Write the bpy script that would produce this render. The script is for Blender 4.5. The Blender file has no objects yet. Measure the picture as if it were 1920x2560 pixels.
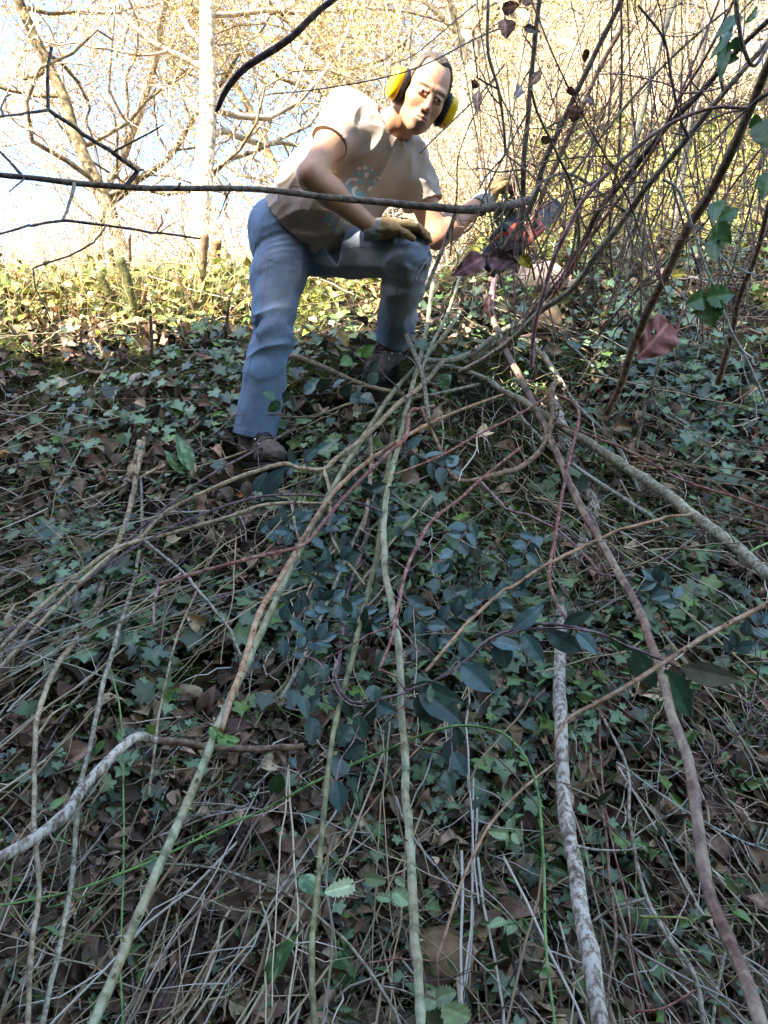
import bpy, math, random
import numpy as np
from mathutils import Vector
# ---------------------------------------------------------------- camera, sky, sun, exposure
PITCH = math.radians(15.0); FPX = 1900.0; CAMZ = 1.5
SUN = np.array((-0.52, -0.70, 0.49)); SUN /= np.linalg.norm(SUN)      # direction towards the sun
sc = bpy.context.scene
cam_d = bpy.data.cameras.new('camera'); cam = bpy.data.objects.new('camera', cam_d)
sc.collection.objects.link(cam); sc.camera = cam
cam.location = (0, 0, CAMZ); cam.rotation_euler = (math.radians(90) + PITCH, 0, 0)
cam_d.sensor_fit = 'VERTICAL'; cam_d.sensor_height = 36.0; cam_d.lens = FPX/2560*36
cam_d.clip_start = .05; cam_d.clip_end = 500
world = bpy.data.worlds.new('World'); sc.world = world; world.use_nodes = True
nt = world.node_tree; nt.nodes.clear()
sky = nt.nodes.new('ShaderNodeTexSky'); sky.sky_type = 'NISHITA'; sky.sun_disc = False
sky.sun_elevation = math.asin(SUN[2]); sky.dust_density = .9; sky.ozone_density = 1.0; sky.sun_rotation = math.atan2(SUN[0], SUN[1])
bg = nt.nodes.new('ShaderNodeBackground'); bg.inputs['Strength'].default_value = .13
wo = nt.nodes.new('ShaderNodeOutputWorld')
nt.links.new(sky.outputs[0], bg.inputs[0]); nt.links.new(bg.outputs[0], wo.inputs[0])
sd = bpy.data.lights.new('sun', 'SUN'); sun = bpy.data.objects.new('sun', sd); sc.collection.objects.link(sun)
sd.energy = 3.6; sd.angle = math.radians(.5); sd.color = (1, .93, .80)
sun.rotation_euler = Vector(-SUN).to_track_quat('-Z', 'Y').to_euler()
sc.view_settings.view_transform = 'Standard'; sc.view_settings.look = 'None'
sc.view_settings.exposure = 3.0; sc.view_settings.gamma = 1
sc.cycles.max_bounces = 6; sc.cycles.transparent_max_bounces = 4
rng = np.random.default_rng(7); random.seed(7)
CP, SP = math.cos(PITCH), math.sin(PITCH)
def P(px, py, d):
    """point of the world seen at a pixel of the 1920x2560 photograph, d metres deep"""
    px = np.asarray(px, float); py = np.asarray(py, float)
    v = -(py-1280)/FPX*d
    return np.stack([(px-960)/FPX*d, d*CP - v*SP, CAMZ + d*SP + v*CP], -1)
def nrm(v): v = np.asarray(v, float); return v/(np.linalg.norm(v, axis=-1, keepdims=True)+1e-12)
# ---------------------------------------------------------------- noise
_tab = np.random.default_rng(3).random((32, 32, 32)).astype(np.float32)
def vnoise(p, s=1.0, o=0.0):
    q = np.asarray(p, np.float32)*np.float32(s) + np.float32(o+100.0)
    i = np.floor(q).astype(np.int32); f = q-i; f = f*f*(3-2*f); i &= 31; j = (i+1) & 31
    x0, y0, z0 = i[..., 0], i[..., 1], i[..., 2]; x1, y1, z1 = j[..., 0], j[..., 1], j[..., 2]
    fx, fy, fz = f[..., 0], f[..., 1], f[..., 2]
    a = _tab[x0, y0, z0]*(1-fx)+_tab[x1, y0, z0]*fx; b = _tab[x0, y1, z0]*(1-fx)+_tab[x1, y1, z0]*fx
    c = _tab[x0, y0, z1]*(1-fx)+_tab[x1, y0, z1]*fx; d = _tab[x0, y1, z1]*(1-fx)+_tab[x1, y1, z1]*fx
    return ((a*(1-fy)+b*fy)*(1-fz) + (c*(1-fy)+d*fy)*fz)*2-1
def sstep(x, a, b):
    t = np.clip((x-a)/(b-a), 0, 1); return t*t*(3-2*t)
# ---------------------------------------------------------------- terrain
PL = np.array([(-30, -1.3), (.2, -1.55), (.9, -1.5), (1.25, -1.2), (1.55, -.62), (1.95, 0), (2.35, .52), (2.62, .86), (2.85, 1.27), (3.2, 1.80), (3.55, 2.24), (3.9, 2.52), (4.4, 2.70), (7, 3.6), (12, 5.9), (25, 12.5), (60, 24), (120, 40)])
PR = np.array([(-30, -1.3), (.2, -1.55), (.9, -1.5), (1.25, -1.2), (1.55, -.62), (1.95, 0), (2.35, .52), (2.62, .86), (2.85, 1.26), (3.2, 1.85), (3.6, 2.45), (4.3, 3.36), (5.2, 4.6), (6.5, 6.2), (9, 9.0), (14, 12), (25, 19), (60, 30), (120, 46)])
FIX = []
def h0(x, y):
    w = sstep(x/np.maximum(y, .5), .02, .30)
    z = np.interp(y, PL[:, 0], PL[:, 1])*(1-w) + np.interp(y, PR[:, 0], PR[:, 1])*w
    p = np.stack([x, y, 0*x], -1); k = sstep(y, .4, 1.4)
    z = z + .10*vnoise(p, 1.5)*k + .045*vnoise(p, 4.1, 7)*k + .018*vnoise(p, 11, 3)*k
    return z + CAMZ
def H(x, y):
    x = np.asarray(x, float); y = np.asarray(y, float); z = h0(x, y)
    for fx, fy, dz, s in FIX: z = z + dz*np.exp(-((x-fx)**2+(y-fy)**2)/(2*s*s))
    return z
def fixpt(p, s=.2): FIX.append((p[0], p[1], p[2]-float(H(p[0], p[1])), s))
BOOT_R = P(652, 1182, 2.75); BOOT_L = P(958, 962, 3.02); 
fixpt(BOOT_R, .22); fixpt(BOOT_L, .2); fixpt(BOOT_R, .18); fixpt(BOOT_L, .15)
def gdepth(px, py):
    """depth along the optical axis at which a pixel's ray meets the terrain"""
    px = np.atleast_1d(np.asarray(px, float)); py = np.atleast_1d(np.asarray(py, float))
    lo = np.full(px.shape, .7); done = np.zeros(px.shape, bool); hi = np.full(px.shape, 60.)
    d = lo.copy()
    for k in range(420):
        d = .7*1.011**k; q = P(px, py, d); under = (q[:, 2] < H(q[:, 0], q[:, 1])) & ~done
        hi[under] = d; lo[under] = d/1.011; done |= under
        if done.all(): break
    for k in range(8):
        m = (lo+hi)/2; q = np.stack([P(a, b, c) for a, b, c in zip(px, py, m)]) if px.size < 50 else P_arr(px, py, m)
        u = q[:, 2] < H(q[:, 0], q[:, 1]); hi = np.where(u, m, hi); lo = np.where(u, lo, m)
    return hi, done
def P_arr(px, py, d):
    v = -(py-1280)/FPX*d
    return np.stack([(px-960)/FPX*d, d*CP - v*SP, CAMZ + d*SP + v*CP], -1)
def hn(x, y, e=.03):
    dx = (H(x+e, y)-H(x-e, y))/(2*e); dy = (H(x, y+e)-H(x, y-e))/(2*e)
    return nrm(np.stack([-dx, -dy, np.ones_like(dx)], -1))
# ---------------------------------------------------------------- object helpers
def tag(o, label=None, cat=None, group=None, kind=None):
    if label: o['label'] = label
    if cat: o['category'] = cat
    if group: o['group'] = group
    if kind: o['kind'] = kind
    return o
def empty(name, loc):
    o = bpy.data.objects.new(name, None); sc.collection.objects.link(o); o.location = loc; o.empty_display_size = .1
    bpy.context.view_layer.update(); return o
def mesh(name, V, F, mat, parent=None, col=None, origin=None, smooth=True):
    """V (n,3) world points; F list of int arrays (m,3)/(m,4); ONE object"""
    V = np.asarray(V, np.float32)
    base = np.array(parent_loc(parent)) if parent else None
    org = np.array(origin if origin is not None else (base if parent else V[0]), float)
    me = bpy.data.meshes.new(name)
    F = [np.asarray(f, np.int32) for f in F if len(f)]
    me.vertices.add(len(V)); me.vertices.foreach_set('co', (V-org).astype(np.float32).ravel())
    tot = sum(f.size for f in F); me.loops.add(tot); me.loops.foreach_set('vertex_index', np.concatenate([f.ravel() for f in F]))
    n = sum(len(f) for f in F); me.polygons.add(n)
    cnt = np.concatenate([np.full(len(f), f.shape[1]) for f in F]); st = np.concatenate([[0], np.cumsum(cnt)[:-1]])
    me.polygons.foreach_set('loop_start', st.astype(np.int32))
    if smooth: me.polygons.foreach_set('use_smooth', np.ones(n, bool))
    if col is not None:
        a = me.color_attributes.new('Col', 'FLOAT_COLOR', 'POINT'); c = np.ones((len(V), 4), np.float32); c[:, :3] = col
        a.data.foreach_set('color', c.ravel())
    me.update(calc_edges=True); me.validate()
    me.materials.append(mat)
    o = bpy.data.objects.new(name, me); sc.collection.objects.link(o)
    if parent: o.parent = parent; o.location = org-base if origin is not None else (0, 0, 0)
    else: o.location = org
    return o
def parent_loc(o):
    l = Vector((0, 0, 0))
    while o is not None: l = l + o.location; o = o.parent
    return l
class MB:
    def __init__(s): s.V = []; s.Q = []; s.T = []; s.C = []; s.n = 0
    def add(s, V, Q=None, T=None, c=None):
        V = np.asarray(V, float)
        if Q is not None and len(Q): s.Q.append(np.asarray(Q)+s.n)
        if T is not None and len(T): s.T.append(np.asarray(T)+s.n)
        s.V.append(V)
        if c is not None: s.C.append(np.broadcast_to(np.asarray(c, float), V.shape))
        s.n += len(V); return s
    def build(s, name, mat, parent=None, origin=None, smooth=True):
        F = []
        if s.Q: F.append(np.concatenate(s.Q))
        if s.T: F.append(np.concatenate(s.T))
        return mesh(name, np.concatenate(s.V), F, mat, parent, np.concatenate(s.C) if s.C else None, origin, smooth)
def catmull(pts, step):
    pts = np.asarray(pts, float)
    if len(pts) == 2: n = max(2, int(np.linalg.norm(pts[1]-pts[0])/step)+1); t = np.linspace(0, 1, n)[:, None]; return pts[0]*(1-t)+pts[1]*t, t[:, 0]
    p = np.vstack([2*pts[0]-pts[1], pts, 2*pts[-1]-pts[-2]]); out = []; tt = []
    for i in range(len(pts)-1):
        a, b, c, d = p[i:i+4]; n = max(2, int(np.linalg.norm(c-b)/step)+1)
        for k in range(n):
            t = k/n; out.append(.5*((2*b)+(-a+c)*t+(2*a-5*b+4*c-d)*t*t+(-a+3*b-3*c+d)*t**3)); tt.append((i+t)/(len(pts)-1))
    out.append(pts[-1]); tt.append(1.0)
    return np.array(out), np.array(tt)
def tube(C, R, n=8, cap=True, rib=0):
    """tube through points C with radii R -> V, Q, T"""
    C = np.asarray(C, float); m = len(C); R = np.broadcast_to(R, (m,))
    T = np.gradient(C, axis=0); T = nrm(T)
    ref = np.array((.31, .22, .92)) if abs(T[0, 2]) < .8 else np.array((1., .1, .2))
    U = np.empty_like(T); u = nrm(np.cross(T[0], ref))
    for i in range(m):
        u = u - T[i]*np.dot(u, T[i]); u = u/(np.linalg.norm(u)+1e-9); U[i] = u
    W = np.cross(T, U); a = np.arange(n)/n*2*np.pi
    rr = R[:, None, None]*((1+rib*np.cos(5*a))[None, :, None] if rib else 1)
    V = C[:, None] + rr*(np.cos(a)[None, :, None]*U[:, None]+np.sin(a)[None, :, None]*W[:, None])
    V = V.reshape(-1, 3); i = np.arange(m-1)[:, None]*n; k = np.arange(n)[None]
    Q = np.stack([i+k, i+(k+1) % n, i+n+(k+1) % n, i+n+k], -1).reshape(-1, 4)
    Tt = []
    if cap:
        V = np.vstack([V, C[0], C[-1]]); a0 = len(V)-2; k = np.arange(n)
        Tt = np.vstack([np.stack([np.full(n, a0), (k+1) % n, k], -1), np.stack([np.full(n, a0+1), (m-1)*n+k, (m-1)*n+(k+1) % n], -1)])
    return V, Q, Tt
# ---------------------------------------------------------------- materials
def new_mat(name):
    m = bpy.data.materials.new(name); m.use_nodes = True; t = m.node_tree; b = t.nodes['Principled BSDF']; return m, t, b
def ramp(t, stops):
    r = t.nodes.new('ShaderNodeValToRGB'); e = r.color_ramp.elements
    while len(e) < len(stops): e.new(.5)
    for k, (p, c) in enumerate(stops): e[k].position = p; e[k].color = (*c, 1)
    return r
def noise_node(t, scale, detail=4, rough=.6, coord='Object', stretch=None, dist=0):
    tc = t.nodes.new('ShaderNodeTexCoord'); n = t.nodes.new('ShaderNodeTexNoise'); n.inputs['Scale'].default_value = scale
    n.inputs['Detail'].default_value = detail; n.inputs['Roughness'].default_value = rough; n.inputs['Distortion'].default_value = dist
    if stretch:
        mp = t.nodes.new('ShaderNodeMapping'); mp.inputs['Scale'].default_value = stretch
        t.links.new(tc.outputs[coord], mp.inputs[0]); t.links.new(mp.outputs[0], n.inputs['Vector'])
    else: t.links.new(tc.outputs[coord], n.inputs['Vector'])
    return n
def bump(t, b, src, strength, dist=.01):
    bp = t.nodes.new('ShaderNodeBump'); bp.inputs['Strength'].default_value = strength; bp.inputs['Distance'].default_value = dist
    t.links.new(src, bp.inputs['Height']); t.links.new(bp.outputs[0], b.inputs['Normal'])
def bark(name, c1, c2, c3=None, scale=60, rough=.75, patch=None, bs=.5, flake=0, stretch=None):
    m, t, b = new_mat(name); n = noise_node(t, scale, 5, .65, stretch=(1.2, 1.2, .45) if flake else stretch)
    st = [(.36, tuple(x*.8 for x in c1)), (.5, c2)] + ([(.62, c3)] if c3 else [])
    if flake: st = [(.36, c1), (.46, c2), (.54, c3)]
    r = ramp(t, st); t.links.new(n.outputs[0], r.inputs[0]); out = r.outputs[0]
    n2 = noise_node(t, 5 if patch is None else patch[0], 3); r2 = ramp(t, [(.35, (.7, .7, .7)), (.65, (1.25, 1.2, 1.15))] if patch is None else [(.40, (1, 1, 1)), (.60, patch[1])])
    mx = t.nodes.new('ShaderNodeMix'); mx.data_type = 'RGBA'; mx.blend_type = 'MULTIPLY'; mx.inputs[0].default_value = 1
    t.links.new(n2.outputs[0], r2.inputs[0]); t.links.new(out, mx.inputs[6]); t.links.new(r2.outputs[0], mx.inputs[7])
    t.links.new(mx.outputs[2], b.inputs['Base Color']); b.inputs['Roughness'].default_value = rough
    b.inputs['Specular IOR Level'].default_value = .35
    bump(t, b, n.outputs[0], bs, .004); return m
def vcol(name, rough=.6, spec=.4, nscale=None, namp=.25, bs=.3, transl=0, bdist=.003, stretch=None):
    """vertex colour times procedural noise"""
    m, t, b = new_mat(name); a = t.nodes.new('ShaderNodeAttribute'); a.attribute_name = 'Col'; out = a.outputs[0]
    if nscale:
        n = noise_node(t, nscale, 4, .6, stretch=stretch); r = ramp(t, [(.3, (1-namp,)*3), (.7, (1+namp,)*3)]); t.links.new(n.outputs[0], r.inputs[0])
        mx = t.nodes.new('ShaderNodeMix'); mx.data_type = 'RGBA'; mx.blend_type = 'MULTIPLY'; mx.inputs[0].default_value = 1
        t.links.new(out, mx.inputs[6]); t.links.new(r.outputs[0], mx.inputs[7]); out = mx.outputs[2]
        if bs: bump(t, b, n.outputs[0], bs, bdist)
    t.links.new(out, b.inputs['Base Color']); b.inputs['Roughness'].default_value = rough; b.inputs['Specular IOR Level'].default_value = spec
    if transl:
        tr = t.nodes.new('ShaderNodeBsdfTranslucent'); mix = t.nodes.new('ShaderNodeMixShader'); mix.inputs[0].default_value = transl
        t.links.new(out, tr.inputs[0]); t.links.new(b.outputs[0], mix.inputs[1]); t.links.new(tr.outputs[0], mix.inputs[2])
        t.links.new(mix.outputs[0], t.nodes['Material Output'].inputs[0])
    return m
def plain(name, c, rough=.5, spec=.5, metal=0, nscale=40, namp=.15, bs=.15):
    m, t, b = new_mat(name); n = noise_node(t, nscale, 4, .6)
    r = ramp(t, [(.3, tuple(x*(1-namp) for x in c)), (.7, tuple(min(1, x*(1+namp)) for x in c))])
    t.links.new(n.outputs[0], r.inputs[0]); t.links.new(r.outputs[0], b.inputs['Base Color'])
    b.inputs['Roughness'].default_value = rough; b.inputs['Specular IOR Level'].default_value = spec; b.inputs['Metallic'].default_value = metal
    if bs: bump(t, b, n.outputs[0], bs, .003)
    return m
# ---------------------------------------------------------------- ground sheet (fine near the camera, coarse to the horizon)
m_gr, t, b = new_mat('soil')
n = noise_node(t, 9, 6, .7); r = ramp(t, [(.30, (.006, .004, .003)), (.5, (.018, .012, .007)), (.62, (.06, .04, .02)), (.8, (.14, .10, .05))])
t.links.new(n.outputs[0], r.inputs[0])
n2 = noise_node(t, 2.6, 4, .65); r2 = ramp(t, [(.52, (0, 0, 0)), (.60, (1, 1, 1))]); t.links.new(n2.outputs[0], r2.inputs[0])
n3 = noise_node(t, 60, 3); r3 = ramp(t, [(.3, (.010, .014, .003)), (.7, (.09, .10, .016))]); t.links.new(n3.outputs[0], r3.inputs[0])
mx = t.nodes.new('ShaderNodeMix'); mx.data_type = 'RGBA'; t.links.new(r2.outputs[0], mx.inputs[0]); t.links.new(r.outputs[0], mx.inputs[6]); t.links.new(r3.outputs[0], mx.inputs[7])
t.links.new(mx.outputs[2], b.inputs['Base Color']); b.inputs['Roughness'].default_value = .95; b.inputs['Specular IOR Level'].default_value = .15
n4 = noise_node(t, 45, 6, .75); bump(t, b, n4.outputs[0], .9, .03)
def axis(a, lo, hi, s, b2, g=1.18):
    v = list(np.arange(lo, hi, s)); st = s; x = lo
    while x > a: st *= g; x -= st; v.insert(0, max(x, a))
    st = s; x = v[-1]
    while x < b2: st *= g; x += st; v.append(min(x, b2))
    return np.array(v)
gx = axis(-150, -3.2, 3.4, .028, 150); gy = axis(-150, .9, 5.2, .026, 118)
X, Y = np.meshgrid(gx, gy, indexing='ij'); Z = H(X, Y)
nx, ny = X.shape; idx = np.arange(nx*ny).reshape(nx, ny)
Q = np.stack([idx[:-1, :-1], idx[1:, :-1], idx[1:, 1:], idx[:-1, 1:]], -1).reshape(-1, 4)
g = mesh('ground', np.stack([X, Y, Z], -1).reshape(-1, 3), [Q], m_gr, origin=(0, 0, 0)); tag(g, 'steep earth bank with moss, soil and dead leaves', kind='structure')
# ---------------------------------------------------------------- added unseen ridge behind the camera, crest shaped to shade the lower bank
sh = nrm(np.array((SUN[0], SUN[1], 0))); side = np.array((-sh[1], sh[0], 0))
if side[0] < 0: side = -side
RD = 6.0; 
us, zs = np.array([(-30, 7.0), (-8, 7.0), (-3.1, 7.2), (-2.7, 7.42), (-2.45, 7.72), (-1.9, 7.72), (-1.71, 7.63), (-1.5, 7.53), (-1.36, 7.55), (-1.28, 7.57), (-1.2, 7.58), (-1.1, 7.62), (-1.0, 7.80), (-.85, 8.05), (-.6, 8.2), (-.2, 8.5), (3, 9), (30, 8)]).T
uu = np.arange(-18, 14, .035); zz = np.interp(uu, us, zs)
zz = zz + .02*np.interp(uu, np.arange(uu[0], uu[-1], .05), rng.normal(size=len(np.arange(uu[0], uu[-1], .05))))
zz += .02*np.interp(uu, np.arange(uu[0], uu[-1], .22), rng.normal(size=len(np.arange(uu[0], uu[-1], .22))))
prof = [(-.8, -1e9), (-.5, -.5), (0, 0), (.8, -.3), (3, -1.6), (7, -1e9)]
V = []
for a, dz in prof:
    zt = np.full(len(uu), 0.0) if dz < -1e8 else zz+dz
    V.append(sh*(RD+a)+side*uu[:, None]+np.array((0, 0, 1))*(zt[:, None] - (0.4 if dz < -1e8 else 0)))
V = np.array(V); m_, k_ = V.shape[:2]; idx = np.arange(m_*k_).reshape(m_, k_)
Q = np.stack([idx[:-1, :-1], idx[1:, :-1], idx[1:, 1:], idx[:-1, 1:]], -1).reshape(-1, 4)
tag(mesh('shade_ridge', V.reshape(-1, 3), [Q], m_gr), 'unseen ridge added behind the camera to shade the lower bank', kind='structure')

# added unseen bough, leaves placed to dapple the slope under the thicket
m_ever = vcol('shade_bough_leaf', rough=.5)
pxs = rng.uniform(1120, 2250, 2600); pys = rng.uniform(655, 1150, 2600) + 60*np.sin(pxs/90.)
pys -= 120*sstep(pxs, 1500, 1900)
gd_, ok_ = gdepth(pxs, pys); gp = P_arr(pxs, pys, gd_)
tt = (RD+.5-gp@sh)/(SUN@sh)+rng.normal(size=len(gp))*.35; t0_ = (RD-gp@sh)/(SUN@sh); z0_ = gp[:, 2]+SUN[2]*t0_; gp = gp+SUN*tt[:, None]; gp = gp[z0_ > 8.03]; gp = gp + rng.normal(size=gp.shape)*.03
ev = empty('added_shade_bough', sh*(RD+1.2)+side*.9+np.array((0, 0, 8.3))); tag(ev, 'unseen evergreen bough added behind the camera to dapple the slope', 'tree')
n = len(gp); u = nrm(rng.normal(size=(n, 3))); w = nrm(np.cross(u, rng.normal(size=(n, 3)))); s_ = (.035+.04*rng.random((n, 1)))
mesh('shade_leaves', np.stack([gp-u*s_, gp+w*s_*.6, gp+u*s_, gp-w*s_*.6], 1).reshape(-1, 3), [np.arange(4*n).reshape(-1, 4)], m_ever, ev, np.tile((.03, .06, .02), (4*n, 1)), smooth=False)
c0 = np.array(ev.location); A = MB()
m_evb = bark('dark_bark', (.03, .02, .015), (.08, .06, .045))
for k in range(26):
    q = gp[int(rng.integers(0, n))]; V, Q, T = tube(catmull([c0, (c0+q)/2+rng.normal(size=3)*.12, q], .1)[0], .015, 5); A.add(V, Q, T)
V, Q, T = tube([c0, c0-np.array((0, 0, 1.3))], .09, 8); A.add(V, Q, T); A.build('trunk', m_evb, ev)
# ---------------------------------------------------------------- background trees
m_bark_bg = bark('pale_bark', (.16, .12, .08), (.44, .38, .29), (.64, .59, .50), scale=14, rough=.9)
m_bark_ol = bark('olive_bark', (.07, .05, .025), (.17, .125, .06), (.33, .27, .16), scale=14, rough=.9)
m_twig_bg = bark('tree_twig', (.24, .16, .09), (.62, .50, .35), scale=10, rough=.9)
m_leaf_bg = vcol('dry_tree_leaf', rough=.7, spec=.2, transl=.35)
def grow(rg, H_, r0, lean, nb=9, curve=.18, up=.35, spread=.9, trunkc=.7):
    segs = [[], [], [], []]; tips = []
    def branch(p, d, L, r, lev):
        n = max(3, int(L/ (0.35 if lev < 2 else .16))); pts = [p.copy()]; rs = [r]; st = L/n
        for i in range(n):
            d = nrm(d + rg.normal(size=3)*curve*(trunkc if lev == 0 else 1+lev*.5) + np.array((0, 0, .07 if lev else .0))); p = p+d*st; pts.append(p.copy()); rs.append(max(.0035, r*(1-(i+1)/n*(.62 if lev == 0 else .85))))
        segs[lev].append((np.array(pts), np.array(rs)))
        if lev == 3:
            tips.append(np.array(pts)); return
        k = nb if lev == 0 else int(rg.integers(6, 10))
        for j in range(k):
            f = (.22 + .76*(j+rg.random())/k) if lev == 0 else (.12+.86*(j+rg.random())/k); i = min(n-1, int(f*n)); q = pts[i]+(pts[i+1]-pts[i])*(f*n-i)
            dd = pts[i+1]-pts[i]; dd = dd/np.linalg.norm(dd); a = rg.random()*2*np.pi
            e = nrm(np.cross(dd, (math.cos(a), math.sin(a), .3*math.sin(a*2)))); dn = nrm(dd*up*1.6 + e*spread)
            branch(q, dn, L*((.52 if lev == 0 else .48)*(1-.35*f) + .1*rg.random()), rs[i]*(.42 if lev == 0 else .58), lev+1)
    branch(np.zeros(3), nrm(np.array((lean[0], lean[1], 1.))), H_, r0, 0)
    return segs, tips
protos = []
def make_proto(seed, H_, r0, lean, mb, leafn, lcol, **kw):
    rg = np.random.default_rng(seed); segs, tips = grow(rg, H_, r0, lean, **kw)
    root = empty('bare_tree', (0, 0, 0)); a = MB()
    for lv in (0, 1):
        for C, R in segs[lv]: V, Q, T = tube(C, R, 8 if lv == 0 else 5, False); a.add(V, Q)
    a.build('trunk', mb, root); a = MB()
    for lv in (2, 3):
        for C, R in segs[lv]: V, Q, T = tube(C, R*.95, 3, False); a.add(V, Q)
    a.build('crown', m_twig_bg, root)
    if leafn:
        allp = np.concatenate(tips); c = allp[rg.integers(0, len(allp), leafn)] + rg.normal(size=(leafn, 3))*.06
        leafq(c, .015*(1+rg.random(leafn)), rg, lcol, 'leaves', root)
    return root
def leafq(c, s, rg, cols, name, root):
    n = len(c); u = nrm(rg.normal(size=(n, 3))); w = nrm(np.cross(u, rg.normal(size=(n, 3)))); nn = np.cross(u, w)
    s = s[:, None]; V = np.stack([c-u*s, c+w*s*.55+nn*s*.2, c+u*s, c-w*s*.55+nn*s*.2], 1).reshape(-1, 3)
    cols = np.asarray(cols); k = cols[rg.integers(0, len(cols), n)]*(.75+.5*rg.random((n, 1)))
    return mesh(name, V, [np.arange(4*n).reshape(-1, 4)], m_leaf_bg, root, np.repeat(k, 4, 0), smooth=False)
def copy_tree(o, parent=None):
    c = o.copy(); sc.collection.objects.link(c)
    if parent: c.parent = parent
    for ch in o.children: copy_tree(ch, c)
    return c
TAN = [(.50, .34, .14), (.62, .48, .26), (.38, .22, .08), (.74, .66, .50), (.50, .39, .12)]
YEL = [(.40, .36, .08), (.5, .42, .12), (.3, .33, .08), (.46, .33, .14)]
pr = [make_proto(11, 8.0, .12, (.04, 0), m_bark_bg, 7000, TAN, nb=15, trunkc=.12), make_proto(12, 7.0, .09, (-.08, .05), m_bark_ol, 6000, TAN, nb=13, curve=.25),
      make_proto(13, 8.0, .08, (.1, 0), m_bark_bg, 5000, TAN, nb=12, up=.6), make_proto(14, 6.5, .055, (-.05, 0), m_bark_ol, 6500, YEL, nb=12, up=.7)]
def place_tree(k, px, d, s, rz, label, used=set(), cat='tree', name=None, group='bare trees behind the top of the bank'):
    x = (px-960)/FPX*d; 
    # walk to the terrain point that lies at this depth under this column
    y = d*.93; z = float(H(x, y))-.1
    o = pr[k] if k not in used else copy_tree(pr[k]); used.add(k)
    if name: o.name = name
    o.location = (x, y, z); o.rotation_euler = (0, 0, rz); o.scale = (s, s, s); tag(o, label, cat, group); return o
place_tree(0, 455, 6.6, .95, .4, 'tall tree with a straight pale trunk, left of the man')
place_tree(1, 372, 7.2, .86, 2.0, 'crooked olive-barked tree forking low, just left of the pale straight trunk')
place_tree(2, 700, 8.5, 1.0, 1.0, 'pale slim tree directly behind the man\'s shoulder')
place_tree(3, 1130, 6.6, .95, .3, 'young tree with yellow leaves behind the man\'s head')
place_tree(0, 1195, 8.5, 1.0, 3.6, 'thick pale tree just right of the man\'s head')
place_tree(1, 60, 8.6, .66, 4.4, 'olive-barked tree at the left edge under the blue sky')
place_tree(2, 235, 9.5, .78, 5.2, 'slender pale tree far back behind the long dark twigs')
place_tree(3, 1330, 8.0, 1.1, 2.3, 'yellow-leaved tree behind the upright dark stem')
place_tree(1, 1450, 9.5, 1.2, 0.3, 'olive-barked tree with wide crown behind the leaning stems')
place_tree(2, 1600, 8.2, 1.1, 2.6, 'pale tree behind the crossing stems at upper right')
place_tree(3, 1780, 7.0, 1.0, 5.0, 'yellow-leaved tree behind the green bramble leaves')
place_tree(0, 1950, 10, 1.2, 1.3, 'pale tree at the right edge behind the thicket')
place_tree(1, 930, 10.5, 1.25, 5.6, 'olive-barked tree with tangled limbs behind the man\'s back')
place_tree(2, 640, 12.5, .8, 3.1, 'far pale tree below the hanging dark branch tip')
place_tree(0, -200, 11, .6, 2.7, 'pale tree reaching in from beyond the left edge')
place_tree(1, 1060, 13, 1.5, 2.2, 'farthest olive-barked tree above the man\'s head')
place_tree(3, 820, 12, 1.4, 1.2, 'far yellow-leaved tree between the hanging branch and the man')
place_tree(2, 1400, 13, 1.5, .6, 'far pale tree filling the gap between the upright stems')
place_tree(0, 1720, 13, 1.4, 4.0, 'far thick pale tree behind the upper right tangle')
# brush right behind the crest
def brush(seed):
    rg = np.random.default_rng(seed); root = empty('bush', (0, 0, 0)); a = MB(); tp = []
    for i in range(60):
        an = rg.random()*2*np.pi; p = np.array((math.cos(an), math.sin(an), 0))*rg.random()*.5; d = nrm(np.array((math.cos(an)*.5, math.sin(an)*.5, 1.1)))
        L = 1.1+1.5*rg.random(); n = 8; pts = [p]
        for k in range(n): d = nrm(d+rg.normal(size=3)*.16); p = p+d*L/n; pts.append(p)
        pts = np.array(pts); V, Q, T = tube(pts, np.linspace(.014, .003, n+1), 4, False); a.add(V, Q)
        for j in range(12):
            q = pts[2+int(rg.integers(0, n-2))]; dd = nrm(d+rg.normal(size=3)*.9); m = 4; pp = [q]
            for k in range(m): dd = nrm(dd+rg.normal(size=3)*.25); q = q+dd*.13; pp.append(q)
            V, Q, T = tube(np.array(pp), np.linspace(.005, .0025, m+1), 3, False); a.add(V, Q); tp.append(np.array(pp))
    a.build('stems', m_twig_bg, root); allp = np.concatenate(tp); n = 4500; c = allp[rg.integers(0, len(allp), n)]+rg.normal(size=(n, 3))*.05
    leafq(c, .010*(1+rg.random(n)), rg, TAN+[(.60, .53, .40)], 'leaves', root); return root
pr += [brush(21), brush(22)]
bl = ['pale twiggy bush on the crest at the far left', 'cream bush under the blue sky gap at the left', 'cream bush in front of the leaning olive tree', 'twiggy pale bush left of the straight trunk',
      'twiggy pale bush right of the straight trunk', 'pale bush behind the man\'s hip', 'bush behind the man\'s back and arm', 'bush beside the man\'s earmuff', 'bush behind the long bare branch end',
      'yellowish bush behind the upright stems', 'bush behind the leaning stem bundle', 'bush on the sunlit slope at the right', 'bush at the far right edge of the slope', 'far cream bush behind the low left crest',
      'far cream bush behind the olive tree foot', 'far bush behind the man\'s waist', 'far bush beyond the left edge', 'far bush below the thin long twig']
bp = [(-60, 5.6), (90, 6.2), (230, 5.7), (370, 6.6), (520, 5.8), (640, 6.4), (780, 6.0), (1130, 6.0), (1250, 5.6), (1400, 6.3), (1560, 6.8), (1740, 6.2), (1900, 6.8), (20, 8), (300, 8.2), (700, 8.4), (-180, 7.6), (480, 8.6)]
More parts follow.
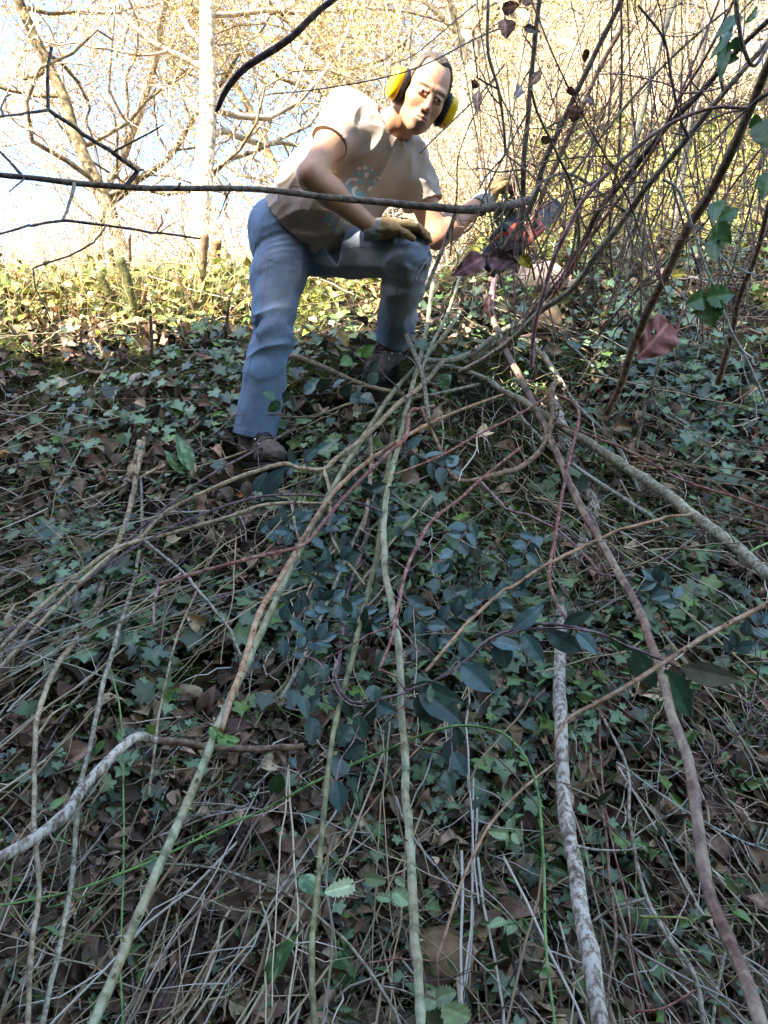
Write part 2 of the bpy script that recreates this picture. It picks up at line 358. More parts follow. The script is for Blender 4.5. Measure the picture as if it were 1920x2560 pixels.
for i, ((x, d), l) in enumerate(zip(bp, bl)): place_tree(4+i % 2, x, d, .42+.2*((i*37) % 10)/10, i*1.3, l, cat='bush', name=None, group='twiggy bushes behind the crest')

rt = np.random.default_rng(4)
for i in range(20): place_tree(i % 4, rt.uniform(820, 2500), rt.uniform(14, 26), rt.uniform(1.2, 1.9), rt.uniform(0, 6), 'distant tree of the golden wood far up the slope', group='distant trees of the wood up the slope')
# ================================================================ the man: implicit surfaces meshed with surface nets
def axes_nu(segs):
    out = []
    for a, b, s in segs: out += list(np.arange(a, b, s))
    return np.array(out)
def surfnet(xs, ys, zs, S):
    inside = S < 0; nx, ny, nz = S.shape
    cx, cy, cz = nx-1, ny-1, nz-1
    acc = np.zeros((cx, cy, cz, 3), np.float32); cnt = np.zeros((cx, cy, cz), np.float32)
    crn = [(i, j, k) for i in (0, 1) for j in (0, 1) for k in (0, 1)]
    sl = lambda A, c: A[c[0]:c[0]+cx, c[1]:c[1]+cy, c[2]:c[2]+cz]
    any_ = np.zeros((cx, cy, cz), bool); all_ = np.ones((cx, cy, cz), bool)
    for c in crn: s = sl(inside, c); any_ |= s; all_ &= s
    act = np.argwhere(any_ & ~all_); ai, aj, ak = act.T
    co = np.zeros((len(act), 3)); n = np.zeros(len(act))
    ax = (xs, ys, zs)
    for c in crn:
        for d in range(3):
            if c[d]: continue
            e = list(c); e[d] = 1
            s0 = S[ai+c[0], aj+c[1], ak+c[2]]; s1 = S[ai+e[0], aj+e[1], ak+e[2]]
            m = (s0 < 0) != (s1 < 0); t = np.where(m, s0/(s0-s1+1e-12), 0)
            p = np.stack([xs[ai+c[0]], ys[aj+c[1]], zs[ak+c[2]]], -1).astype(float); q = np.stack([xs[ai+e[0]], ys[aj+e[1]], zs[ak+e[2]]], -1)
            co += np.where(m[:, None], p+(q-p)*t[:, None], 0); n += m
    V = co/n[:, None]; im = np.full((cx, cy, cz), -1, np.int64); im[ai, aj, ak] = np.arange(len(act)); F = []
    for d in range(3):
        sh_ = [slice(None)]*3; sh0 = list(sh_); sh1 = list(sh_); sh0[d] = slice(0, -1); sh1[d] = slice(1, None)
        a = inside[tuple(sh0)]; b_ = inside[tuple(sh1)]; e = np.argwhere(a != b_)
        u, w = [k for k in range(3) if k != d]
        ok = (e[:, u] > 0) & (e[:, w] > 0) & (e[:, u] < S.shape[u]-1) & (e[:, w] < S.shape[w]-1); e = e[ok]
        def cell(du, dw): f = e.copy(); f[:, u] += du; f[:, w] += dw; return im[f[:, 0], f[:, 1], f[:, 2]]
        q = np.stack([cell(-1, -1), cell(0, -1), cell(0, 0), cell(-1, 0)], -1); fl = a[tuple(e.T)]
        if d == 1: fl = ~fl
        q[~fl] = q[~fl][:, ::-1]; F.append(q)
    return V, np.concatenate(F)
def cone(p, a, b, ra, rb, sq=None):
    a = np.asarray(a, float); b = np.asarray(b, float); ab = b-a; t = np.clip(((p-a)@ab)/np.dot(ab, ab), 0, 1)
    return np.linalg.norm(p-a-t[..., None]*ab, axis=-1) - (ra+(rb-ra)*t)
def ell(p, c, M, r):
    q = (p-np.asarray(c))@np.asarray(M).T/np.asarray(r); k = np.linalg.norm(q, axis=-1); return (k-1)*min(r)*1.0*np.where(k > 1, 1.2, 1)
def sph(p, c, r): return np.linalg.norm(p-np.asarray(c), axis=-1)-r
def smin(a, b, k): h = np.maximum(k-np.abs(a-b), 0)/k; return np.minimum(a, b)-h*h*k*.25
def smax(a, b, k): return -smin(-a, -b, k)
def grid(xs, ys, zs): return np.stack(np.meshgrid(xs, ys, zs, indexing='ij'), -1).astype(np.float32)
def volume(f, lo, hi, s):
    ax = [np.arange(lo[k], hi[k]+s, s) for k in range(3)]; return surfnet(*ax, f(grid(*ax)))
# ---- joints
PEL = P(742, 585, 2.86); NECK = P(963, 318, 2.60); SHR = P(868, 292, 2.57); SHL = P(1020, 398, 2.71)
ELR = P(776, 440, 2.44); WRR = P(935, 573, 2.60); ELL = P(1092, 592, 2.74); WRL = P(1208, 504, 2.86)
HIR = P(706, 600, 2.84); HIL = P(802, 612, 2.86); KNR = P(680, 838, 2.70); ANR = P(634, 1098, 2.76); KNL = P(1022, 645, 2.66); ANL = P(976, 872, 2.96)
HEAD = P(1062, 236, 2.50)
# ---- head frame
vd = nrm(HEAD-np.array((0, 0, CAMZ))); f0 = -vd; camU = np.array((0, -SP, CP)); u0 = nrm(camU-vd*np.dot(camU, vd)); r0 = np.cross(vd, u0)
ro = math.radians(28); u1 = math.cos(ro)*u0+math.sin(ro)*r0; r1 = math.cos(ro)*r0-math.sin(ro)*u0
ya = math.radians(13); hf = math.cos(ya)*f0+math.sin(ya)*r1; hr = math.cos(ya)*r1-math.sin(ya)*f0
pt = math.radians(-4); hu = math.cos(pt)*u1+math.sin(pt)*hf; hf = math.cos(pt)*hf-math.sin(pt)*u1
HM = np.array([hr, hf, hu])
def head_sdf(p):
    q = (p-HEAD)@HM.T; q = q*np.array((1.07, 1, 1)); x = np.abs(q[..., 0]); q2 = np.stack([x, q[..., 1], q[..., 2]], -1); I = np.eye(3)
    d = ell(q, (0, -.022, .030), I, (.076, .096, .090)); d = smin(d, ell(q, (0, .034, -.028), I, (.060, .056, .083)), .03)
    d = smin(d, cone(q2, (.050, -.008, -.062), (.014, .062, -.098), .020, .017), .03)
    d = smin(d, sph(q, (0, .067, -.100), .0175), .02)
    d = smin(d, cone(q2, (.052, .030, -.022), (.040, .058, -.028), .015, .017), .022)
    d = smin(d, cone(q2, (.006, .087, .018), (.045, .066, .022), .010, .009), .014)
    d = smax(d, -ell(q2, (.031, .100, -.001), I, (.018, .022, .0105)), .010)
    d = smin(d, cone(q, (0, .084, .012), (0, .108, -.038), .0075, .0115), .012)
    d = smin(d, sph(q2, (.0125, .096, -.043), .0085), .008)
    d = smin(d, ell(q2, (.031, .0765, -.001), I, (.0150, .0130, .0125)), .003)
    d = smin(d, cone(q2, (.015, .0905, .0052), (.046, .0770, .0030), .0054, .0050), .004)
    d = smin(d, cone(q2, (.018, .0885, -.0068), (.043, .0780, -.0064), .0047, .004), .005)
    d = smin(d, ell(q, (0, .074, -.070), I, (.030, .026, .024)), .015)
    d = smin(d, cone(q2, (.0, .0985, -.0655), (.024, .087, -.0705), .0052, .0028), .004)
    d = smin(d, cone(q2, (.0, .0970, -.0765), (.021, .087, -.0735), .0062, .003), .004)
    d = smax(d, -cone(q2, (.0, .1045, -.0708), (.027, .0890, -.0722), .0016, .0014), .004)
    d = smax(d, -cone(q2, (.020, .0990, -.046), (.031, .0870, -.070), .0022, .0018), .007)
    d = smin(d, ell(q2, (.078, -.012, -.012), I, (.010, .018, .030)), .006)
    return d
tz = nrm(NECK-PEL); tw = nrm(SHL-SHR); tf = nrm(np.cross(tz, tw))
if np.dot(tf, (0, -1, 0)) < 0: tf = -tf
tw = nrm(np.cross(tf, tz)) * (1 if np.dot(np.cross(tf, tz), tw) > 0 else -1)
def torso(p, grow=0.):
    a = PEL+tw*.07; b = NECK+tw*.085-tz*.10; c = PEL-tw*.07; e = NECK-tw*.085-tz*.10
    d = smin(cone(p, a, b, .090+grow, .090+grow), cone(p, c, e, .090+grow, .090+grow), .09)
    d = smin(d, cone(p, PEL, NECK-tz*.12, .094+grow, .106+grow), .05)
    d = smin(d, cone(p, NECK-tz*.055, SHR, .066+grow, .052+grow), .06); return smin(d, cone(p, NECK-tz*.055, SHL, .066+grow, .052+grow), .06)
NB = HEAD-hu*.070-hf*.030; NECKB = NECK-tz*.03-tf*.01
def arm(p, s, e, w, g=0):
    m = e+(w-e)*.28; d = cone(p, s, s+(e-s)*.45, .052+g, .050+g); d = smin(d, cone(p, s+(e-s)*.45, e, .049+g, .040+g), .03); d = smin(d, cone(p, e, m, .040+g, .045+g), .03)
    return smin(d, cone(p, m, w, .043+g, .0285+g), .03)
def body(p):
    d = torso(p, -.02); d = smin(d, cone(p, NB, NECKB, .054, .062), .04)
    # the strap muscles of the neck
    d = smin(d, cone(p, HEAD-hu*.05-hf*.02+hr*-.055, NECKB+tf*.06+tw*.0, .014, .016), .02)
    for s, e, w in ((SHR, ELR, WRR), (SHL, ELL, WRL)): d = smin(d, arm(p, s, e, w), .03)
    m = np.linalg.norm(p-HEAD, axis=-1) < .21; dd = d.copy(); dd[m] = smin(d[m], head_sdf(p[m].astype(np.float64)).astype(np.float32), .022); d = dd
    return d
lo = np.minimum.reduce([PEL-.17, ELR-.07, WRR-.05, HEAD-.15]); hi = np.maximum.reduce([SHL+.15, WRL+.06, HEAD+.16, ELL+.06])
def nu(k, f=.0024, c=.0085):
    a, b_ = HEAD[k]-.14, HEAD[k]+.14
    return axes_nu([(lo[k], a, c), (a, min(b_, hi[k]), f), (min(b_, hi[k]), hi[k], c)])
ax = [nu(0), nu(1), nu(2)]; V, F = surfnet(*ax, body(grid(*ax)))
q = (V-HEAD)@HM.T; isH = (np.linalg.norm(q, axis=1) < .16) & (q[:, 2] > -.125)
sk = np.tile(np.array((.46, .235, .135)), (len(V), 1)); nz_ = vnoise(V, 40)[:, None]; sk *= 1+.10*nz_+.12*vnoise(V, 120)[:, None]; sk[:, 1:] *= (1-.10*vnoise(V, 14, 5)[:, None])
def blob(c, r, sym=True):
    x = np.abs(q[:, 0]) if sym else q[:, 0]; return np.exp(-(((x-c[0])/r[0])**2+((q[:, 1]-c[1])/r[1])**2+((q[:, 2]-c[2])/r[2])**2))*isH
def mixc(w, c, k=1.): 
    global sk
    w = np.clip(w*k, 0, 1)[:, None]; sk = sk*(1-w)+np.array(c)*w
mixc(blob((.0, .078, -.085), (.05, .06, .035)), (.27, .17, .125), .75)             # stubble
mixc(blob((.030, .088, .0185), (.020, .03, .0042)), (.10, .06, .04), 1.2)          # eyebrows
mixc(blob((.0, .098, -.071), (.020, .03, .0075)), (.36, .13, .10), 1.0)            # lips
mixc(blob((.0, .11, -.040), (.018, .02, .014)), (.52, .22, .15), .5)
mixc(blob((.031, .080, -.006), (.020, .03, .010)), (.36, .19, .13), .6)            # around the eyes
m_skin, t, b = new_mat('skin'); a_ = t.nodes.new('ShaderNodeAttribute'); a_.attribute_name = 'Col'; t.links.new(a_.outputs[0], b.inputs['Base Color'])
b.inputs['Roughness'].default_value = .5; b.inputs['Subsurface Weight'].default_value = .12; b.inputs['Subsurface Radius'].default_value = (.012, .005, .003); b.inputs['Subsurface Scale'].default_value = 1
n = noise_node(t, 300, 5, .7); bump(t, b, n.outputs[0], .5, .0016)
person = empty('person', BOOT_R); tag(person, 'man in jeans and taupe t-shirt bending down from the steep bank, looking into the camera', 'person')
body_o = mesh('body', V, [F], m_skin, person, sk)
def hp(x, y, z): return HEAD+hr*x+hf*y+hu*z
def frame_mesh(V, M, c): return np.asarray(V)@M+c
def uvs(c, r, M=np.eye(3), n=16, m=12):
    th = np.linspace(0, np.pi, m+1); ph = np.arange(n)/n*2*np.pi
    V = np.stack([np.sin(th)[:, None]*np.cos(ph), np.sin(th)[:, None]*np.sin(ph), np.cos(th)[:, None]*np.ones(n)], -1).reshape(-1, 3)*np.asarray(r)
    i = np.arange(m)[:, None]*n; k = np.arange(n)[None]; Q = np.stack([i+k, i+n+k, i+n+(k+1) % n, i+(k+1) % n], -1).reshape(-1, 4)
    return V@M+np.asarray(c), Q
m_eye = vcol('eye', rough=.15, spec=.6)
for s in (-1, 1):
    V, Q = uvs(hp(s*.0295, .0782, -.0005), (.0122,)*3, HM, 24, 20); ql = (V-HEAD)@HM.T; r_ = np.hypot(ql[:, 0]-s*.0295-.0008, ql[:, 2]+.0005)
    c = np.where((r_ < .0026)[:, None], (.005, .004, .003), np.where((r_ < .0062)[:, None], (.06, .035, .02), (.34, .29, .25))); mesh('eye', V, [Q], m_eye, body_o, c)
# ---- hair: close-cropped shell with a receding hairline
m_hair = vcol('short_hair', rough=.8, spec=.2, nscale=500, namp=.5, bs=.9)
def hair_f(p):
    q = (p-HEAD)@HM.T; q = q*np.array((1.05, 1, 1)); x = np.abs(q[..., 0]); y = q[..., 1]; z = q[..., 2]
    d = ell(q, (0, -.022, .030), np.eye(3), (.076, .096, .090))-.0062 - .0030*vnoise(p, 240)
    line = y - (.052 - 3.6*np.maximum(0, .042-np.abs(x-.0))*0 - 14*(np.maximum(0, .05-np.abs(x-.045)))*.03) + .004*vnoise(p, 90)
    front = np.where(z > .055, y-(.047-.032*np.exp(-((x-.045)/.022)**2)) , y-(.022-.1*(.055-z)))
    low = -(z+.005+.35*y*0) - .03*sstep(-y, .0, .05)
    return smax(smax(d, front, .004), low, .004)
V, F = volume(hair_f, HEAD-.14, HEAD+.14, .0026); hc = np.array((.085, .065, .052))*(1+.45*vnoise(V, 150)[:, None]); hc = hc+np.array((.10, .09, .08))*sstep(np.abs(((V-HEAD)@HM.T)[:, 0]), .045, .075)[:, None]*.6
mesh('hair', V, [F], m_hair, body_o, hc)
# ---- ear defenders: a thing of its own worn on the head
m_yel = plain('yellow_shell', (.80, .50, .012), .35, .5, nscale=20, namp=.05, bs=.03); m_blk = plain('black_foam', (.012, .012, .014), .6, .4, nscale=120); 
ed = empty('ear_defenders', hp(0, 0, .12)); tag(ed, 'yellow ear defenders with black cushions worn on the man\'s head', 'ear defenders')
for s in (-1, 1):
    def cup(p, s=s):
        q = (p-HEAD)@HM.T; q = q-np.array((s*.095, -.012, -.012)); q[..., 0] *= s
        e = np.abs(q/np.array((.027, .040, .052))); k = (e[..., 0]**2.6+e[..., 1]**2.8+e[..., 2]**2.8)**(1/2.7); d = (k-1)*.027
        return smax(d, -(q[..., 0]+.008), .004)
    c0 = hp(s*.095, -.012, -.012); V, F = volume(cup, c0-.075, c0+.075, .003); co = mesh('ear_cup', V, [F], m_yel, ed)
    def cush(p, s=s):
        q = (p-HEAD)@HM.T; q = q-np.array((s*.080, -.012, -.012)); e = np.abs(q[..., 1:]/np.array((.037, .050))); k = (e[..., 0]**2.5+e[..., 1]**2.5)**.4
        return np.hypot(np.abs(k-.82)*.040, np.abs(q[..., 0]))-.0115
    V, F = volume(cush, c0-.075, c0+.075, .003); mesh('cushion', V, [F], m_blk, co)
    for yy in (-.022, .0):
        V, Q, T = tube(catmull([hp(s*.118, yy*.5-.005, -.01), hp(s*.112, -.045, yy*.5+.015), hp(s*.092, -.07, yy*.3+.02)], .004)[0], .0018, 6); MB().add(V, Q, T).build('wire_arm', m_blk, ed)
an = np.linspace(-1.12, 1.12, 40); A = MB(); pr_ = []
for w in (-.011, .011):
    for h in (0, .004): pr_.append(np.array([hp(math.sin(a)*(.097+h), -.020+w*.4-math.cos(a)*(.106+h), -.005+w-math.cos(a)*.045) for a in an]))
Vb = np.stack([pr_[0], pr_[2], pr_[3], pr_[1]], 1); i = np.arange(39)[:, None]*4; k = np.arange(4)[None]
A.add(Vb.reshape(-1, 3), np.stack([i+k, i+(k+1) % 4, i+4+(k+1) % 4, i+4+k], -1).reshape(-1, 4)).build('headband', m_blk, ed)
# ---- t-shirt
def folds(p, amp_, s, o, ax_=None, st=.25):
    if ax_ is not None: a = p@np.asarray(ax_, np.float32); p = p-(1-st)*a[..., None]*np.asarray(ax_, np.float32)
    k = 1-2.6*np.abs(vnoise(p, s, o)); return -amp_*1.9*np.sign(k)*np.abs(k)**1.3
HEMC = P(775, 545, 2.70); 
def shirt(p):
    base = torso(p, .016)
    bel = NECK-tz*.30+tf*.075
    d = smin(base, cone(p, bel-tw*.05, bel+tw*.06, .085, .085), .06); d = smin(d, cone(p, bel, PEL+tz*.05+tf*.085+tw*.04, .075, .07), .06)
    out = d
    for s, e in ((SHR, ELR), (SHL, ELL)):
        ax_ = nrm(e-s); L = .155 if e is ELR else .17
        sl_ = cone(p, s-ax_*.02, s+ax_*(L+.06), .060, .072); out = smin(out, sl_, .045)
    out = out + folds(p, .0042, 12, 2, nrm(tz*.8+tw*.6), .22)*sstep(np.linalg.norm(p-NECK, axis=-1), .08, .2) + folds(p, .0018, 24, 9, tz, .25)
    for s, e in ((SHR, ELR), (SHL, ELL)):
        ax_ = nrm(e-s); L = .150 if e is ELR else .165; t = (p-s)@ax_; r = np.linalg.norm(p-s-t[..., None]*ax_, axis=-1)
        near = cone(p, s, e, .115, .115)
        cutm = (near < 0) & (t > L-.02) ; # only the sleeve end region
        out = np.where((near < 0) & (t > .03), np.maximum(out, t-L), out)
        out = smax(out, -np.maximum(cone(p, s+ax_*(L-.055), s+ax_*(L+.2), .050, .070), -(t-(L-.055))), .004)
    # hem and neckline
    hz = (p-PEL)@tz; hem = -(hz-(.045 - .30*((p-PEL)@tf)*0 - .0*((p-PEL)@tw))) + .004*vnoise(p, 5, 1)
    out = np.maximum(out, hem)
    inner = torso(p, .004); inner = smin(inner, cone(p, bel, PEL+tz*.0+tf*.085+tw*.04, .066, .062), .05)
    out = smax(out, -np.maximum(inner, hz-.12), .004)
    nk = cone(p, NECKB-tz*.03, NECKB+(NB-NECKB)*.9+tz*.1, .066, .085); out = smax(out, -nk, .006)
    return out
lo2 = np.minimum.reduce([PEL-.21, ELR-.05, SHR-.2]); hi2 = np.maximum.reduce([SHL+.18, NECK+.16, ELL+.1])
V, F = volume(shirt, lo2, hi2, .0045)
c = np.tile(np.array((.44, .355, .30)), (len(V), 1))*(1+.05*vnoise(V, 30)[:, None])
# graphic print on the chest: a diagonal band of pale blue lettering-like marks
pa = P(1000, 372, 2.6); pb = P(905, 520, 2.58)
def seg_t(V, a, b): ab = b-a; t = ((V-a)@ab)/np.dot(ab, ab); return t, np.linalg.norm(V-a-t[:, None]*ab, axis=1)
vr = nrm(V-np.array((0, 0, CAMZ))); pdx = (V@np.array((1, 0, 0)))/((V-np.array((0, 0, CAMZ)))@np.array((0, CP, SP)))*FPX+960
pdy = 1280-((V-np.array((0, 0, CAMZ)))@camU)/((V-np.array((0, 0, CAMZ)))@np.array((0, CP, SP)))*FPX
sn = (V-PEL)@tz; sw = (V-PEL)@tw; sf = (V-PEL)@tf
band = (np.abs(sw-.012) < .042) & (sn > .16) & (sn < .40) & (sf > .05)
cell = vnoise(np.stack([np.floor(sw/.011), np.floor(sn/.014), 0*sn], -1)*1.37, 1.0, .5)
fine = vnoise(V, 95, 4); ink = band & (cell > -.25) & (fine > -.12) & (np.abs(((sn-.16) % .055)-.0275) < .022)
c[ink] = (.22, .43, .52); c[band & (fine < -.45)] = (.75, .75, .72)
m_shirt = vcol('cotton', rough=.9, spec=.15, nscale=300, namp=.07, bs=.25, bdist=.002)
so = mesh('t_shirt', V, [F], m_shirt, person, c)
# collar ribbing
cc = NECKB+(NB-NECKB)*.16; cax = nrm(NB-NECKB); cu = nrm(np.cross(cax, tw)); cw = np.cross(cax, cu)
an = np.linspace(0, 2*np.pi, 49)[:-1]; ring = np.array([cc+cu*math.cos(a)*.071+cw*math.sin(a)*.071+tz*(-.012*(1-math.cos(a))*.3) for a in an]); ring = np.vstack([ring, ring[:1]])
V, Q, T = tube(ring, .0065, 8, False); MB().add(V, Q, c=(.36, .28, .235)).build('collar', m_shirt, so)
# ---- jeans
def leg(p, h, k, a, g=0., fl=.0):
    d = smin(cone(p, h, h+(k-h)*.4, .112+g, .094+g), cone(p, h+(k-h)*.4, k, .094+g, .070+g), .03); m = k+(a-k)*.35
    d = smin(d, cone(p, k, m, .070+g, .068+g), .02); return smin(d, cone(p, m, a, .068+g, .064+fl+g), .03)
HEM_R = ANR-nrm(ANR-KNR)*.012; HEM_L = ANL-nrm(ANL-KNL)*.05
def jeans(p):
    pel = smin(ell(p, PEL-tz*.005, np.array([tw, tf, tz]), (.165, .125, .135)), ell(p, PEL-tz*.05-tf*.06-tw*.05, np.eye(3), (.11, .11, .11)), .06)
    out = None
    d1 = leg(p, HIR, KNR, ANR, 0, .016); d2 = leg(p, HIL, KNL, ANL, 0, .012)
    ax1 = nrm(KNR-HIR); ax2 = nrm(KNL-HIL)
    wk = np.exp(-(np.linalg.norm(p-KNR, axis=-1)/.11)**2); wh = np.exp(-(np.linalg.norm(p-HIR-ax1*.05, axis=-1)/.16)**2); wk2 = np.exp(-(np.linalg.norm(p-KNL, axis=-1)/.13)**2); wa = np.exp(-(np.linalg.norm(p-ANR, axis=-1)/.22)**2)
    wv = nrm(np.array((.9, .1, .35)))
    d1 = d1 + folds(p, .010, 17, 1, nrm(np.array((1, .2, .35))), .25)*wk + folds(p, .008, 15, 4, nrm(np.array((.9, -.2, .42))), .2)*wh + folds(p, .005, 12, 8, nrm(ANR-KNR), .25)*wa + .004*vnoise(p, 9, 3) + folds(p, .0014, 42, 3, wv, .18)*(.35+wk+wh) 
    d2 = d2 + folds(p, .0055, 15, 6, nrm(np.array((.35, .2, 1))), .25)*wk2 + folds(p, .0028, 14, 7, ax2, .25) + .004*vnoise(p, 9, 5) + folds(p, .0014, 40, 3, ax2, .2)*(.4+wk2)
    out = smin(smin(d1, pel, .05), d2, .03)
    hz = (p-PEL)@tz; out = np.maximum(out, np.where(np.linalg.norm(p-PEL, axis=-1) < .26, hz-.085, -1))
    for k, a, hm, r in ((KNR, ANR, HEM_R, .071), (KNL, ANL, HEM_L, .066)):
        x = nrm(a-k); t = (p-hm)@x; near = np.linalg.norm(p-a, axis=-1) < .22
        out = np.where(near, np.maximum(out, t), out)
        out = smax(out, -np.where(near, np.maximum(cone(p, hm-x*.06, hm+x*.1, r-.012, r-.006), -(t+.06)), 1), .003)
    return out
V, F = volume(jeans, np.minimum.reduce([HIR-.2, ANR-.12, PEL-.2, KNL-.13, ANL-.12]), np.maximum.reduce([KNL+.13, PEL+.17, ANL+.12, KNR+.12]), .0050)
dn = np.tile(np.array((.150, .215, .315)), (len(V), 1)); fade = np.zeros(len(V))
for h, k in ((HIR, KNR), (HIL, KNL)):
    t_, dd = seg_t(V, h, k); ax1 = nrm(k-h); fr = nrm(np.array((0.35, -1, .1))); pc = (V-h)@fr; fade += np.exp(-((t_-.62)/.36)**2)*sstep(pc, .02, .10)*(.75 if h is HIR else .3)
t_, dd = seg_t(V, KNR, ANR); fade += .35*np.exp(-((t_-.4)/.4)**2)*sstep((V-KNR)@nrm(np.array((.2, -1, 0))), .02, .07)
fade = np.clip(fade*(1+.6*vnoise(V, 8, 2)), 0, 1)[:, None]; dn = dn*(1-fade)+np.array((.31, .31, .32))*fade
dn *= 1+.18*vnoise(V, 16, 4)[:, None]+.10*vnoise(V, 55, 4)[:, None]
for hm, k, a in ((HEM_R, KNR, ANR), (HEM_L, KNL, ANL)):
    t_ = (V-hm)@nrm(a-k); w = np.exp(-((t_+.004)/.004)**2)+.8*np.exp(-((t_+.026)/.0035)**2); w = (np.clip(w, 0, 1)*(np.linalg.norm(V-hm, axis=1) < .12))[:, None]; dn = dn*(1-w*.45)+np.array((.28, .32, .40))*w*.45
m_jean = vcol('denim', rough=.9, spec=.15, nscale=420, namp=.22, bs=.35, bdist=.002)
jo = mesh('jeans', V, [F], m_jean, person, dn)
# side seam and waistband stitching follow the cloth
from mathutils.bvhtree import BVHTree
bvh = BVHTree.FromPolygons([tuple(v) for v in V], [tuple(f) for f in F])
def stick_on(pts, off=.0005, view=True):
    o = Vector((0, 0, CAMZ)); out = []
    for p in catmull(np.array(pts), .012)[0]:
        d = (Vector(p)-o).normalized(); h = bvh.ray_cast(o, d)
        out.append(np.array(h[0])-np.array(d)*off if h[0] is not None else p)
    return np.array(out)
m_thr = plain('seam_thread', (.24, .27, .33), .9, .1)
for s_ in ([(666, 545, 2.8), (672, 600, 2.75), (668, 660, 2.7), (655, 760, 2.7), (640, 850, 2.65), (612, 960, 2.7), (588, 1060, 2.7)], [(838, 628, 2.7), (900, 618, 2.6), (975, 626, 2.6), (1008, 640, 2.6)], [(1000, 690, 2.6), (985, 760, 2.7), (970, 830, 2.8)], [(700, 548, 2.7), (728, 575, 2.7), (775, 588, 2.7)], [(703, 556, 2.7), (730, 582, 2.7), (776, 595, 2.7)], [(640, 600, 2.7), (655, 640, 2.7), (690, 655, 2.7)]):
    C = stick_on([P(*p) for p in s_]); V, Q, T = tube(C, .0013, 5); MB().add(V, Q, T).build('seam', m_thr, jo)
# ---- boots
m_boot = vcol('worn_boot_leather', rough=.85, spec=.25, nscale=60, namp=.3, bs=.5); m_sole = plain('rubber_sole', (.02, .019, .018), .8, .3, bs=.6); m_lace = plain('boot_lace', (.05, .045, .04), .8, .2); m_met = plain('steel_hook', (.45, .45, .45), .35, .5, 1.0)
def boot(sole, ankle, toe, name_lab, dark):
    toe = nrm(toe); up = nrm((ankle-sole)-toe*np.dot(ankle-sole, toe)); sd_ = np.cross(up, toe); M = np.array([toe, sd_, up])
    # ankle joint sits .075 above the sole; the heel is behind it
    org = ankle-up*.085
    L = lambda x, y, z: org+toe*x+sd_*y+up*z
    def f(p):
        d = smin(cone(p, L(-.035, 0, .045), L(.12, .0, .036), .042, .037), cone(p, L(.10, 0, .04), L(.165, .002, .034), .040, .033), .03)
        d = smin(d, cone(p, L(-.01, 0, .07), L(-.012, 0, .16), .047, .049), .03); d = smin(d, cone(p, L(.0, 0, .10), L(.10, 0, .055), .040, .036), .03)
        d += .0035*(1-2*np.abs(vnoise(p, 45, 2)))*(1) + .002*vnoise(p, 18)
        q = (p-org)@up; d = smax(d, -(q-.010), .008); d = np.maximum(d, q-.165-.02*0)
        return smax(d, -cone(p, L(-.012, 0, .135), L(-.014, 0, .22), .040, .044), .004)
    V, F = volume(f, org-.24, org+.24, .0045); q = (V-org)@M.T
    c = np.tile(np.array((.115, .092, .075) if not dark else (.085, .07, .06)), (len(V), 1)); c[q[:, 2] > .105] = (.035, .037, .045); tp = (np.abs(q[:, 2]-.03) < .012) & (q[:, 0] > .11); c[tp] *= .8; c *= 1+.35*vnoise(V, 22)[:, None]
    bo = mesh('boot', V, [F], m_boot, person, c)
    def sfn(p):
        q = (p-org)@M.T; x = q[..., 0]; hw = np.interp(x, [-.08, -.03, .04, .11, .17, .21], [.026, .036, .034, .044, .036, .015]); d = np.maximum(np.abs(q[..., 1])-hw, np.abs(q[..., 2]+.0035)-.0145)
        d = np.maximum(d, np.maximum(x-.205, -.082-x)); tr = np.abs(((x+.3) % .022)-.011)-.003; return np.maximum(d, -np.maximum(tr, q[..., 2]+.010))
    V, F = volume(sfn, org-.24, org+.24, .004); mesh('sole', V, [F], m_sole, bo)
    for i in range(5):
        x = .105-.022*i; z = .085+.018*i if i < 3 else .118+.02*(i-3); x = .11-.026*i if i < 3 else .048-.005*(i-3)
        A = MB()
        C = catmull([L(x-.008, -.034, z-.014), L(x+.004, -.015, z+.006), L(x+.006, .012, z+.007), L(x, .034, z-.012)], .006)[0]; V, Q, T = tube(C, .0028, 6); A.add(V, Q, T)
        C = catmull([L(x-.008, .034, z-.010), L(x+.014, 0, z+.0), L(x+.018, -.034, z-.022)], .006)[0]; V, Q, T = tube(C, .0026, 6); A.add(V, Q, T); A.build('lace', m_lace, bo)
        for s in (-1, 1): V, Q = uvs(L(x-.006, s*.036, z-.012), (.006, .004, .006), M, 8, 6); MB().add(V, Q).build('lace_hook', m_met, bo)
    return bo
tr1 = nrm(P(720, 1172, 2.55)-P(634, 1168, 2.74)); boot(BOOT_R, ANR+np.array((0, 0, -.005)), tr1*np.array((1, 1, 1)), '', False)
boot(BOOT_L, ANL, nrm(P(915, 965, 2.72)-P(975, 930, 2.92)), '', True)
# striped sock above the left boot
m_sock = vcol('sock', rough=.95, spec=.1); C = catmull([ANL, ANL+(KNL-ANL)*.12, ANL+(KNL-ANL)*.3], .004)[0]; V, Q, T = tube(C, .047, 20, False)
k = np.arange(len(C)).repeat(20); mesh('sock', V, [Q], m_sock, person, np.where(((k//3) % 3 == 0)[:, None], (.55, .6, .68), (.05, .06, .12)))
C = catmull([ANR, ANR+(KNR-ANR)*.1, ANR+(KNR-ANR)*.25], .004)[0]; V, Q, T = tube(C, .048, 20, False); mesh('sock', V, [Q], m_sock, person, np.tile((.02, .02, .025), (len(V), 1)))
